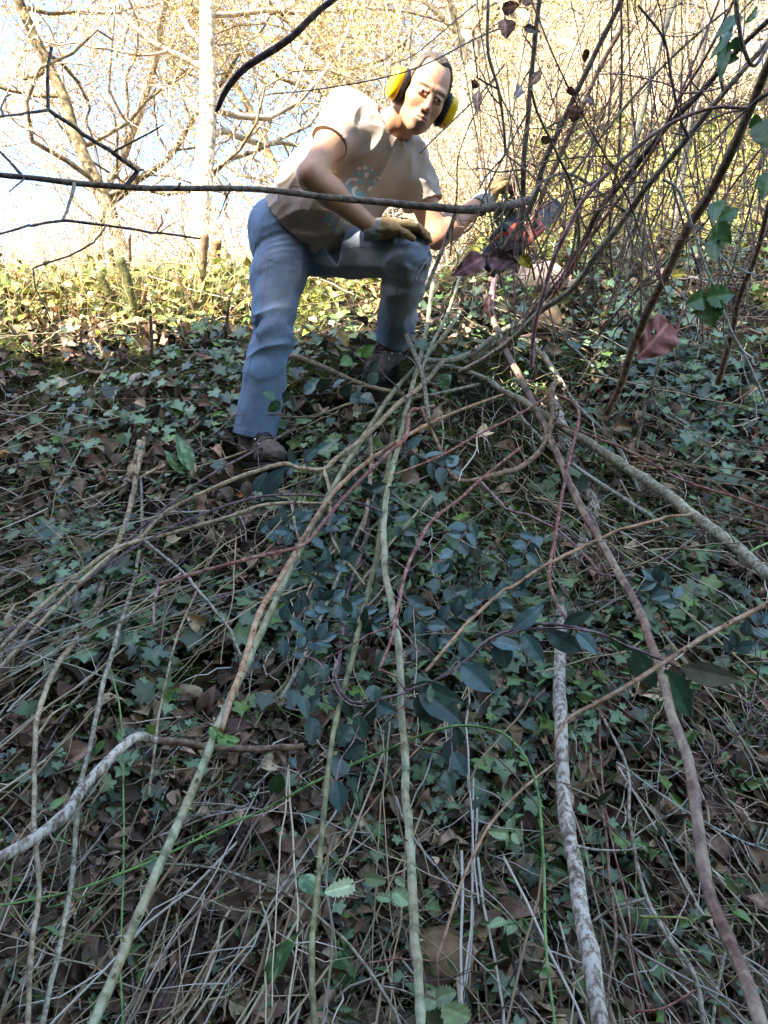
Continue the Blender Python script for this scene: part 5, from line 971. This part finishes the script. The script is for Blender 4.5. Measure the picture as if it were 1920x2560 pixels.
for l, a in [('grey-pink broad leaf at the top above the man\'s head', (1262, 48, 1266, 98, 56)), ('small grey leaf just above the grey-pink one', (1255, 22, 1300, 12, 34)), ('mauve curled leaf touching the dark upright stem near the top', (1310, 68, 1352, 80, 20)), ('brown curled leaf on the upright stem above its middle', (1328, 208, 1356, 176, 26)), ('dark curled leaf left of the upright stem', (1305, 215, 1285, 246, 26)),
 ('brown small leaf beside the ear defenders at right', (1193, 203, 1180, 222, 24)), ('long tan leaf hanging right of the man\'s head', (1194, 226, 1193, 284, 26)), ('orange leaf high between the upright stems', (1466, 122, 1462, 160, 18)), ('tan-pink leaf behind the crossing reddish twig', (1442, 262, 1432, 308, 44)), ('pale curled leaf on the crossing reddish twig', (1462, 240, 1488, 262, 22)), ('mauve leaf above the tan-pink one', (1420, 218, 1440, 240, 22)),
 ('grey-brown leaf level with the man\'s shoulder', (1352, 348, 1385, 352, 22)), ('orange-brown leaf above the saw', (1510, 410, 1540, 430, 26)), ('brown leaf tip at the top edge', (1330, 5, 1300, -10, 30))]:
    dry(l, *a, 1.85, PK if 'pink' in l else (.30, .19, .14) if 'brown' in l or 'tan' in l else (.30, .15, .05) if 'orange' in l else (.25, .19, .18))
def lie(label, px, py, ang, L, w, col, off=.05, shape='ovate', name='dead_leaf', k=0):
    g_ = float(gdepth(px, py)[0][0]); rg = np.random.default_rng(int(px*3+py)); d = g_-off; a = math.radians(ang); b_ = P(px-math.cos(a)*L/2, py+math.sin(a)*L/2, d); t_ = P(px+math.cos(a)*L/2, py-math.sin(a)*L/2, d+rg.uniform(-.02, .02))
    root = empty(name, b_); tag(root, label, 'leaf'); leaf_obj(b_, t_, w*d/FPX, nrm(np.array((0, 0, CAMZ))-b_+rg.normal(size=3)*.3), col, m_dead, root, rg, shape=shape, fold=.35, curl=.5, ruf=.25, name='blade', serr=.12)
    e = nrm(b_-t_); V, Q, T = tube(np.array([b_+e*.02, b_+e*.01, b_+(t_-b_)*.05]), .0009, 5); MB().add(V, Q, T).build('leaf_stalk', B['brown'], root)
for a in [('orange curled dead leaf at lower left right of the slanting cane', 402, 2268, 80, 52, 52, (.34, .15, .06)), ('dark red dead leaf left of the tall cane, low centre', 980, 2040, -60, 70, 50, (.17, .06, .06)), ('small brown leaf under the dark red one', 955, 2110, 60, 50, 30, (.20, .11, .07)), ('pink-red dead leaf hanging under the forked branch', 320, 1868, 70, 44, 26, (.30, .13, .12)),
 ('dark curled leaf at the end of the crimson stem', 402, 1595, -80, 54, 40, (.14, .08, .08)), ('red veined dead leaf at the bottom left of centre', 512, 2350, 10, 56, 42, (.25, .12, .11)), ('brown pointed dead leaf under the red veined one', 562, 2370, -50, 60, 50, (.17, .12, .10)), ('reddish brown long leaf below the forked arm', 540, 2012, 5, 80, 26, (.21, .12, .10)), ('big tan leaf at the bottom edge by the pale stem', 300, 2480, 30, 70, 40, (.32, .23, .16)),
 ('rusty brown leaf hanging above the level arm\'s end', 748, 1820, 80, 90, 36, (.22, .10, .06)), ('purple dead leaf right of the stone', 1245, 2160, 5, 56, 40, (.17, .10, .15)), ('dusty purple leaf below the orange-brown cane', 1205, 2300, -15, 60, 28, (.16, .12, .18)), ('large tan dead leaf left of the tall cane', 905, 2290, 20, 90, 46, (.22, .15, .10)), ('mauve leaf at the lower left corner of the central canes', 680, 2480, 70, 70, 44, (.26, .18, .18)),
 ('grey crumpled leaf right of the reddish cane, upper one', 1780, 1530, 30, 70, 50, (.27, .22, .20)), ('pink crumpled leaf just left of the white trunk', 1270, 1860, 15, 60, 40, (.33, .19, .17)), ('brown leaf at the left edge near the bottom', 30, 2318, 5, 70, 24, (.27, .17, .13)), ('grey-brown broad leaf at the bottom left corner', 30, 2440, 10, 90, 60, (.17, .13, .12)), ('orange small leaf among the ivy under the boot', 605, 1235, 10, 26, 16, (.45, .19, .07)), ('dark grey hanging leaf at right under the grey-green branch', 1590, 1400, 30, 50, 26, (.20, .18, .19)),
 ('pale grey drooping leaf pair at the right edge', 1880, 1365, 60, 60, 36, (.30, .28, .28)), ('blue-grey broad leaf left of the white trunk bottom', 1500, 2140, 70, 80, 50, (.13, .13, .15))]: lie(*a)
# ================================================================ stones
m_stone = vcol('field_stone', rough=.9, spec=.2, nscale=35, namp=.3, bs=.8, bdist=.006)
STN = []
def stone(label, px, py, rx, ry, col, name='stone', depf=.7, sink=.4):
    g_ = float(gdepth(px, py)[0][0]); STN.append((px, py, rx, ry)); c = P(px, py, g_-.03-.3*min(rx, ry)*g_/FPX); a = rx*g_/FPX; b_ = ry*g_/FPX; rg = np.random.default_rng(int(px+py))
    V, Q = uvs((0, 0, 0), (1, 1, 1), np.eye(3), 36, 26); V = V*(1+.20*vnoise(V, 1.3, rg.random()*9)[:, None]+.07*vnoise(V, 4, 3)[:, None]+.02*vnoise(V, 11, 3)[:, None]); V = np.sign(V)*np.abs(V)**.85
    V = V*np.array((a, min(a, b_)*.9, b_))+c; tag(mesh(name, V, [Q], m_stone, None, np.tile(col, (len(V), 1))*(1+.3*vnoise(V, 20)[:, None]), origin=c), label, 'stone')
for a in [('largest tan stone, near the bottom right of the tall cane', 1112, 2400, 72, 66, (.26, .17, .09)), ('rounded pale stone with a brown stain right of the tall cane', 1094, 1874, 24, 26, (.34, .27, .17)), ('flat yellowish stone above the rounded one', 1180, 1800, 30, 22, (.20, .15, .07)), ('orange-tan flat stone under the bright green shoot', 1270, 1830, 38, 20, (.34, .22, .11)),
 ('pinkish grey rock under the pair of mauve leaves', 1352, 700, 62, 42, (.30, .23, .19)), ('brown rough rock below the pinkish one', 1362, 800, 40, 46, (.26, .17, .10)), ('pale flat stone at left by the forked branch', 182, 1873, 26, 12, (.38, .34, .24)), ('yellow pebble below the forked branch', 235, 1993, 12, 9, (.30, .22, .12)), ('tan stone in the bare earth left of the slanting cane', 465, 1730, 40, 20, (.34, .25, .15)), ('pale small stone beside the slanting cane', 600, 1762, 18, 12, (.40, .36, .28)),
 ('ochre stone in the ivy above the bare earth', 590, 1565, 26, 18, (.30, .20, .09)), ('grey stone on the moss above the pruned stems', 352, 950, 26, 20, (.32, .28, .22)), ('ochre stone at the left edge', 12, 1135, 16, 12, (.38, .24, .08)), ('round stone left of the white trunk, low', 1040, 2010, 26, 22, (.10, .085, .07)), ('reddish stone below the crimson stem end', 452, 1600, 22, 22, (.32, .22, .12))]: stone(*a)
# ================================================================ ground cover that nobody could count
rv = np.random.default_rng(99); bmp = lambda x, y, cx, cy, sx, sy: np.exp(-((x-cx)/sx)**2-((y-cy)/sy)**2)
patch = lambda x, y, s, o: vnoise(np.stack([x/1000, y/1000, 0*x], -1), s, o)
d_m = lambda x, y: np.clip((.9*bmp(x, y, 350, 930, 380, 90)+.8*bmp(x, y, 800, 780, 120, 110)+.5*bmp(x, y, 140, 1230, 90, 60)+.6*bmp(x, y, 250, 700, 420, 70)+.4*bmp(x, y, 560, 1090, 60, 70)+.25*bmp(x, y, 200, 1700, 350, 250)+.15*bmp(x, y, 1000, 1850, 300, 200)+.10)*(.7+1.6*patch(x, y, 9, 1)), 0, 1)
bare = lambda x, y: np.exp(-((x-300)/260)**2-((y-1790)/130)**2)+np.exp(-((x-520)/130)**2-((y-1700)/90)**2)
mossy = lambda x, y: np.clip(d_m(x, y)*1.2-.25, 0, 1)
def foot(x, y):
    m = foot0(x, y)
    for a, b_, rx, ry in STN: m |= ((x-a)/(rx*1.15))**2+((y-b_-ry*.25)/(ry*1.35))**2 < 1
    return m
foot0 = lambda x, y: (((x-655)/110)**2+((y-1180)/100)**2 < 1) | (((x-955)/80)**2+((y-950)/80)**2 < 1)
def samp(n, dens, rg, x0=-380, x1=2420, y0=180, y1=2800, dmax=9):
    out = []
    while sum(len(o) for o in out) < n:
        m = n*3; x = rg.uniform(x0, x1, m); y = rg.uniform(y0, y1, m); k = (rg.random(m) < dens(x, y)*(1-.75*bare(x, y))*(1-(.75*mossy(x, y) if dens is not d_m else 0))) & ~foot(x, y); out.append(np.stack([x[k], y[k]], 1))
    xy = np.concatenate(out)[:n]; g_, ok = gdepth(xy[:, 0], xy[:, 1]); k = ok & (g_ < dmax); xy = xy[k]; g_ = g_[k]; p = P_arr(xy[:, 0], xy[:, 1], g_); return xy, g_, p, hn(p[:, 0], p[:, 1])
def scatter(name, tmpl, p, nrmv, size, rg, cols, mat, head=None, tilt=.5, lift=(0, .04), parent=None, wid=1., smooth=False, grad=None):
    V0, Fs, cw = tmpl; n = len(p); N = nrm(nrmv+rg.normal(size=(n, 3))*tilt); h = rg.normal(size=(n, 3)) if head is None else head+rg.normal(size=(n, 3))*.5
    X = nrm(h-N*np.sum(h*N, 1)[:, None]); Y = np.cross(N, X); s = size[:, None, None]; pos = p+nrmv*rg.uniform(lift[0], lift[1], n)[:, None]
    W = pos[:, None]+s*(V0[None, :, 0:1]*X[:, None]+V0[None, :, 1:2]*wid*Y[:, None]+V0[None, :, 2:3]*N[:, None]); m = len(V0)
    C = cols[:, None]*cw[None, :, None]*np.ones((n, m, 1)); F = [(f[None]+(np.arange(n)*m)[:, None, None]).reshape(-1, f.shape[1]) for f in Fs]
    return W.reshape(-1, 3), F, C.reshape(-1, 3)
def emit(name, parts, mat, label, smooth=False):
    V = []; F3 = []; F4 = []; C = []; n = 0
    for v, f, c in parts:
        V.append(v); C.append(c)
        for q in f: (F3 if q.shape[1] == 3 else F4).append(q+n)
        n += len(v)
    Fs = ([np.concatenate(F4)] if F4 else [])+([np.concatenate(F3)] if F3 else [])
    return tag(mesh(name, np.concatenate(V), Fs, mat, None, np.concatenate(C), origin=(0, 2.5, 2), smooth=smooth), label, kind='stuff')
def ivy_t(cup=.06):
    o = [(0, 0), (-.16, .20), (-.10, .52), (.20, .36), (.34, .56), (.52, .56), (.62, .26), (1., 0)]; pts = o+[(x, -y) for x, y in o[-2:0:-1]]; V = [(.34, 0, 0)]+[(x, y, cup*(abs(y)*2)-.10*max(0, x-.4)) for x, y in pts]; n = len(pts)
    return np.array(V, float), [np.array([(0, 1+i, 1+(i+1) % n) for i in range(n)])], np.array([1.35]+[.95]*n)
def quad_leaf(shape, L=5, W=2, fold=.25, curl=.3, ruf=0, wd=.5, seed=0):
    V, Q, u, v = grid_leaf(L, W, shape); r_ = np.random.default_rng(seed); z = fold*np.abs(V[:, 1])-curl*(u-.4)**2+ruf*r_.normal(size=len(u))*.5; return np.stack([V[:, 0], V[:, 1]*wd, z], 1), [Q], 1+.25*(np.abs(v) < .1)
def blade(L=5, bend=.35, w=.02, seed=0):
    r_ = np.random.default_rng(seed); u = np.linspace(0, 1, L+1); x = u; z = bend*u*(1-u)*2+r_.normal(size=L+1)*.015; y = np.cumsum(r_.normal(size=L+1))*.04; ww = w*(1-.8*u**2)
    V = np.stack([np.repeat(x, 2), np.repeat(y, 2)+np.tile([-1, 1], L+1)*np.repeat(ww, 2)*.5, np.repeat(z, 2)], 1); i = np.arange(L)[:, None]*2; return V, [np.concatenate([i, i+1, i+3, i+2], 1)], np.ones(len(V))
def rod(L=6, seed=0, w=.01, bend=.12):
    r_ = np.random.default_rng(seed); u = np.linspace(0, 1, L+1); C = np.stack([u, np.cumsum(r_.normal(size=L+1))*bend*.3, bend*u*(1-u)*r_.uniform(-1, 3)+np.cumsum(r_.normal(size=L+1))*bend*.12], 1); V, Q, T = tube(C, w*(1-.5*u), 4, False)
    parts_v = [V]; parts_q = [Q]; n = len(V)
    for k in range(2):
        i = int(r_.integers(1, L-1)); e = nrm(np.array((1, r_.uniform(-1.3, 1.3), r_.uniform(0, .8)))); v2, q2, _ = tube(np.array([C[i], C[i]+e*.1, C[i]+e*.2+r_.normal(size=3)*.02]), np.array([w*.6, w*.5, w*.2]), 3, False); parts_v.append(v2); parts_q.append(q2+n); n += len(v2)
    return np.concatenate(parts_v), [np.concatenate(parts_q)], np.ones(n)
lit = lambda x, y: (sstep(-y, -900, -780)*(x < 1000)+sstep(-y, -700, -560)*(x >= 1000))  # sunlit zone: sunlight is painted into the cover colours, lighter and yellower
# ivy
def d_ivy(x, y):
    d = .85*bmp(x, y, 350, 1400, 620, 380)+.15*bmp(x, y, 300, 860, 600, 90)+.35*bmp(x, y, 900, 1250, 500, 400)+.55*bmp(x, y, 1750, 900, 380, 330)+.22*bmp(x, y, 1500, 1900, 700, 600)+.06+.10*(y < 680)
    return np.clip(d*(.55+1.3*patch(x, y, 5, 3)+.6*patch(x, y, 14, 5)), .02, 1)
parts_ = []
for s_, n_ in ((1, 4300), (2, 4300)):
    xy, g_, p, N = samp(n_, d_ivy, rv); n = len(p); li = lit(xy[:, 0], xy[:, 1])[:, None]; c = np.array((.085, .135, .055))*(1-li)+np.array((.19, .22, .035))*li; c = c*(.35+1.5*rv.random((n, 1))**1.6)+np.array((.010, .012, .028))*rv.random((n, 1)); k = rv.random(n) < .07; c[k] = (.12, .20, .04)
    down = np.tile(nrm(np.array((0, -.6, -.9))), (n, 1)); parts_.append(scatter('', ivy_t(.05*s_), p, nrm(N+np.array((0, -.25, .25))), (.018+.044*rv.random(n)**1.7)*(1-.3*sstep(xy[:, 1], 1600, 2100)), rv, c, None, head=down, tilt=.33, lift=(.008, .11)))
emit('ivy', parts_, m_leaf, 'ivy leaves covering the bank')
# brown leaf litter
parts_ = []; BR = np.array([(.08, .055, .038), (.12, .078, .048), (.16, .10, .07), (.22, .15, .10), (.09, .06, .042), (.16, .12, .08), (.34, .25, .16), (.17, .10, .07)])
d_lit = lambda x, y: np.clip(.35+.75*sstep(y, 1500, 2000)+.25*bmp(x, y, 300, 1000, 500, 250)+.5*patch(x, y, 6, 9), .05, 1)
for k_ in range(6):
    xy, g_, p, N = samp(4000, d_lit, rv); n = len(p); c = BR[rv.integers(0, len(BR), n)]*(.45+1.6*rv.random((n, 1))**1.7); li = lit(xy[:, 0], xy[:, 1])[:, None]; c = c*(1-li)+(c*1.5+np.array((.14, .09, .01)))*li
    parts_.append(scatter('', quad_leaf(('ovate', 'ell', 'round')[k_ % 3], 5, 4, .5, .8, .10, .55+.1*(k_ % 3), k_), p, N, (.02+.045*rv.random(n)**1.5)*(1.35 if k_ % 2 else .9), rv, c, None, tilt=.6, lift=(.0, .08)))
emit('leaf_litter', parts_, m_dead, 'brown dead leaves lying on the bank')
# small elliptic green leaves of the undergrowth
parts_ = []; d_g = lambda x, y: np.clip(.9*bmp(x, y, 1450, 1450, 520, 500)+.5*bmp(x, y, 950, 1300, 350, 420)+.05+.3*bmp(x, y, 1500, 2100, 500, 500)+.3*(y < 680)+.4*patch(x, y, 8, 2), .02, 1)
for k_ in range(3):
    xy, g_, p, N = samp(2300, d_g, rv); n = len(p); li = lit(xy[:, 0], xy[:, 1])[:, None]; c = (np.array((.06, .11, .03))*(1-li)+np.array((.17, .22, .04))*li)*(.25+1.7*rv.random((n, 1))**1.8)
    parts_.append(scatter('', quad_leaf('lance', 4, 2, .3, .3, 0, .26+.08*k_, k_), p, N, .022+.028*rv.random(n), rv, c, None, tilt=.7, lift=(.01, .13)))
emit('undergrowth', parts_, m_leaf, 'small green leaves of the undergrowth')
# straw and grass
SC = np.array([(.36, .29, .19), (.48, .41, .30), (.24, .18, .12), (.62, .57, .47), (.15, .11, .08)]); parts_ = []
d_s = lambda x, y: np.clip(.45+.35*sstep(y, 1500, 2100)+.3*bmp(x, y, 1600, 1300, 450, 500)+.55*patch(x, y, 7, 4), .05, 1)
for k_ in range(7):
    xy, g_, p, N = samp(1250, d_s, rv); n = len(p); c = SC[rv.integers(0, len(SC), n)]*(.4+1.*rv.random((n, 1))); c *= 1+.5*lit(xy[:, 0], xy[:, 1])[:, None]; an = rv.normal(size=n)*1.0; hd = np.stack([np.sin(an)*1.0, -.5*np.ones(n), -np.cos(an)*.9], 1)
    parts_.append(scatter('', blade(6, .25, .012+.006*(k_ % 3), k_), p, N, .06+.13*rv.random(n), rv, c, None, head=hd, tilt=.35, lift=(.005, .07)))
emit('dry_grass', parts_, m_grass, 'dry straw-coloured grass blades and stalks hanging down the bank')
parts_ = []; d_gg = lambda x, y: np.clip(.3+.5*bmp(x, y, 1250, 1150, 350, 350)+.5*bmp(x, y, 100, 760, 400, 90)+.7*patch(x, y, 6, 8), .02, 1)
for k_ in range(4):
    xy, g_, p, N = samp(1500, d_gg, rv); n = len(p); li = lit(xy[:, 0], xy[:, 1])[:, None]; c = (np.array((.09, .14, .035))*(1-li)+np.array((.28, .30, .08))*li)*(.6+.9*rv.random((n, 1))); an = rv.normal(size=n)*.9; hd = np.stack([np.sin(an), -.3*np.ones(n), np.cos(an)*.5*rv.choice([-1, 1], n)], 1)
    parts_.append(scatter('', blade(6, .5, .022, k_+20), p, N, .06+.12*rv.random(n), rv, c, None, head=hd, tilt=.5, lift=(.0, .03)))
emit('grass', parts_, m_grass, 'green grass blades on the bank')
def fan(xy, n, sp, rv):
    d = np.stack([xy[:, 0]-1180, xy[:, 1]-780], 1); d = d/np.linalg.norm(d, axis=1, keepdims=True); an = rv.normal(size=n)*sp; c_, s_ = np.cos(an), np.sin(an); dx = d[:, 0]*c_-d[:, 1]*s_; dy = d[:, 0]*s_+d[:, 1]*c_; return np.stack([dx, -.5*dy, -.85*dy], 1)
# fine dead twigs
TC = np.array([(.32, .24, .14), (.18, .12, .075), (.42, .34, .23), (.13, .085, .07), (.24, .20, .12), (.40, .36, .30)]); parts_ = []
d_t = lambda x, y: np.clip(.5+.4*bmp(x, y, 1500, 1300, 500, 600)+.4*patch(x, y, 5, 6), .05, 1)
for k_ in range(8):
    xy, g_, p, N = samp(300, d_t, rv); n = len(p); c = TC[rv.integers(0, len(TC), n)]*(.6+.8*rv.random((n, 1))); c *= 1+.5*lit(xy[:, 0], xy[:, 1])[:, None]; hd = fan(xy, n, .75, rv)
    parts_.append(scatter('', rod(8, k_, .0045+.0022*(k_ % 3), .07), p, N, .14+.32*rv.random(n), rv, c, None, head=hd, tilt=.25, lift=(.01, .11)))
d_st = lambda x, y: np.clip(.25+.9*bmp(x, y, 350, 1450, 420, 330)+.5*bmp(x, y, 1500, 1350, 350, 450)+.3*sstep(y, 1800, 2300), .05, 1)
for k_ in range(6):
    xy, g_, p, N = samp(110, d_st, rv); n = len(p); c = TC[rv.integers(0, len(TC), n)]*(.8+.8*rv.random((n, 1))); hd = fan(xy, n, .22, rv)*3
    parts_.append(scatter('', rod(8, k_+30, .0040, .035), p, N, .35+.45*rv.random(n), rv, c, None, head=hd, tilt=.06, lift=(.03, .15)))
emit('dead_twigs', parts_, m_grass, 'fine dead twigs strewn over the bank', smooth=True)
# moss cushions
mo = []; 
for k_ in range(2):
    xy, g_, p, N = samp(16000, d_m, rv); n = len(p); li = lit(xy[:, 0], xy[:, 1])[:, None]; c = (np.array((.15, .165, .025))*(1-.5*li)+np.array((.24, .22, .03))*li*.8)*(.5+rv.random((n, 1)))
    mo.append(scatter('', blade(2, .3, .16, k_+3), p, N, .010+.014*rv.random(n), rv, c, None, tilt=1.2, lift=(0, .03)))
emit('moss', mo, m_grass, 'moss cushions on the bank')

# tall pale grass and weeds along the sunlit crest and the slope at the right
parts_ = []; d_tg = lambda x, y: np.clip(1.*bmp(x, y, 250, 720, 520, 70)+.9*bmp(x, y, 1650, 470, 380, 130)+.4*bmp(x, y, 1150, 560, 150, 60), 0, 1)
GC = np.array([(.26, .23, .04), (.36, .28, .09), (.13, .16, .03), (.30, .19, .07), (.45, .38, .18), (.08, .06, .03)])
for k_ in range(6):
    xy, g_, p, N = samp(2000, d_tg, rv, y0=200, y1=860); n = len(p); c = GC[rv.integers(0, len(GC), n)]*(.6+.8*rv.random((n, 1))); hd = rv.normal(size=(n, 3))*.45+np.array((0, 0, 1.))
    parts_.append(scatter('', blade(6, .6, .022-.0025*k_, k_+40), p, nrm(np.tile((0, -1., .1), (n, 1))+rv.normal(size=(n, 3))*.5), .06+.20*rv.random(n)**1.8, rv, c, None, head=hd, tilt=.3, lift=(.0, .02)))
for k_ in range(3):
    xy, g_, p, N = samp(1100, d_tg, rv, y0=200, y1=860); n = len(p); c = (GC[rv.integers(0, len(GC), n)]+np.array((0, .03, 0)))*(.5+.8*rv.random((n, 1)))
    parts_.append(scatter('', quad_leaf('ovate', 4, 2, .3, .3, 0, .7, k_), p, N, .025+.035*rv.random(n), rv, c, None, tilt=.8, lift=(.01, .12)))
emit('tall_grass', parts_, m_grass, 'tall golden grass and weeds along the sunlit crest')
# ================================================================ chainsaw held in the gloved hand
m_or = plain('orange_plastic', (.36, .04, .012), .4, .5, nscale=30, namp=.15, bs=.1); m_bp = plain('black_plastic', (.018, .018, .02), .5, .4, nscale=60, bs=.2); m_bar = plain('steel_bar', (.06, .06, .06), .55, .4, .3, nscale=20, namp=.3); m_ch = plain('chain_steel', (.10, .095, .09), .5, .5, .8, nscale=200, namp=.4)
SO = P(1300, 592, 2.98); sx = nrm(P(1435, 470, 3.18)-SO); szz = nrm(np.array((-.25, -.1, 1))-sx*np.dot((-.25, -.1, 1), sx)); sy = np.cross(szz, sx); SM = np.array([sx, sy, szz])
saw = empty('chainsaw', SO); tag(saw, 'orange and black chainsaw held by the man behind the thicket stems', 'chainsaw'); SL = lambda x, y, z: SO+sx*x+sy*y+szz*z
def rbox(p, c, h, r): q = np.abs((p-SO)@SM.T-np.array(c))-np.array(h)+r; return np.linalg.norm(np.maximum(q, 0), axis=-1)+np.minimum(q.max(-1), 0)-r
V, F = volume(lambda p: smin(smin(rbox(p, (0, 0, 0), (.095, .055, .05), .02), rbox(p, (-.05, .0, .035), (.05, .045, .035), .02), .02), rbox(p, (.04, .045, -.01), (.06, .025, .035), .01), .01), SO-.2, SO+.2, .005); hs = mesh('housing', V, [F], m_or, saw)
V, F = volume(lambda p: smin(rbox(p, (-.01, 0, .055), (.085, .05, .028), .012), rbox(p, (-.105, 0, -.005), (.025, .045, .045), .012), .01), SO-.2, SO+.2, .005); mesh('cover', V, [F], m_bp, hs)
C = catmull([SL(-.10, 0, .03), SL(-.16, 0, .045), SL(-.22, 0, .03), SL(-.235, 0, -.01), SL(-.20, 0, -.04), SL(-.13, 0, -.045), SL(-.09, 0, -.04)], .01)[0]; V, Q, T = tube(C, .014, 10); MB().add(V, Q, T).build('rear_handle', m_bp, saw)
C = catmull([SL(.03, -.065, -.03), SL(.03, -.075, .05), SL(.02, -.05, .115), SL(.01, 0, .13), SL(.02, .05, .11), SL(.03, .07, .03)], .01)[0]; V, Q, T = tube(C, .0115, 10); MB().add(V, Q, T).build('front_handle', m_bp, saw)
V, F = volume(lambda p: rbox(p, (.075, 0, .10), (.006, .055, .045), .005), SO-.2, SO+.25, .004); mesh('hand_guard', V, [F], m_bp, saw)
def barf(p, r, t): q = (p-SO)@SM.T; x = np.clip(q[..., 0], .08, .32); return np.maximum(np.hypot(q[..., 0]-x, q[..., 2]+.005)-r, np.abs(q[..., 1]-.045)-t)
V, F = volume(lambda p: barf(p, .033, .003), SO+np.minimum(sx*.45, 0)-.08, SO+np.maximum(sx*.45, 0)+.08, .003); bb = mesh('guide_bar', V, [F], m_bar, saw)
loop = [(.08+.24*t, .036) for t in np.linspace(0, 1, 30)]+[(.32+.036*math.sin(a), .036*math.cos(a)) for a in np.linspace(0, np.pi, 12)]+[(.32-.24*t, -.036) for t in np.linspace(0, 1, 30)]; A = MB()
for i, (x, z) in enumerate(loop):
    j = (i+1) % len(loop); d = nrm(np.array((loop[j][0]-x, 0, loop[j][1]-z)) if j else np.array((-1, 0, 0))); u_ = np.array((-d[2], 0, d[0])); L = .011; h = .006 if i % 2 else .0035; V = []
    for a in (-.5, .5):
        for yy in (-.0045, .0045):
            for k in (-.3, 1): q = np.array((x, .045+yy, z-.005))+d*a*L+u_*k*h; V.append(SL(*q))
    A.add(V, [(0, 1, 3, 2), (4, 6, 7, 5), (0, 4, 5, 1), (2, 3, 7, 6), (0, 2, 6, 4), (1, 5, 7, 3)])
A.build('chain', m_ch, bb, smooth=False)
A = MB()
for k in range(5): V, Q, T = tube(np.array([SL(.094, .03, -.03+.013*k), SL(.115, .03, -.03+.013*k)]), np.array([.005, .001]), 6); A.add(V, Q, T)
A.build('bumper_spikes', m_bar, hs)
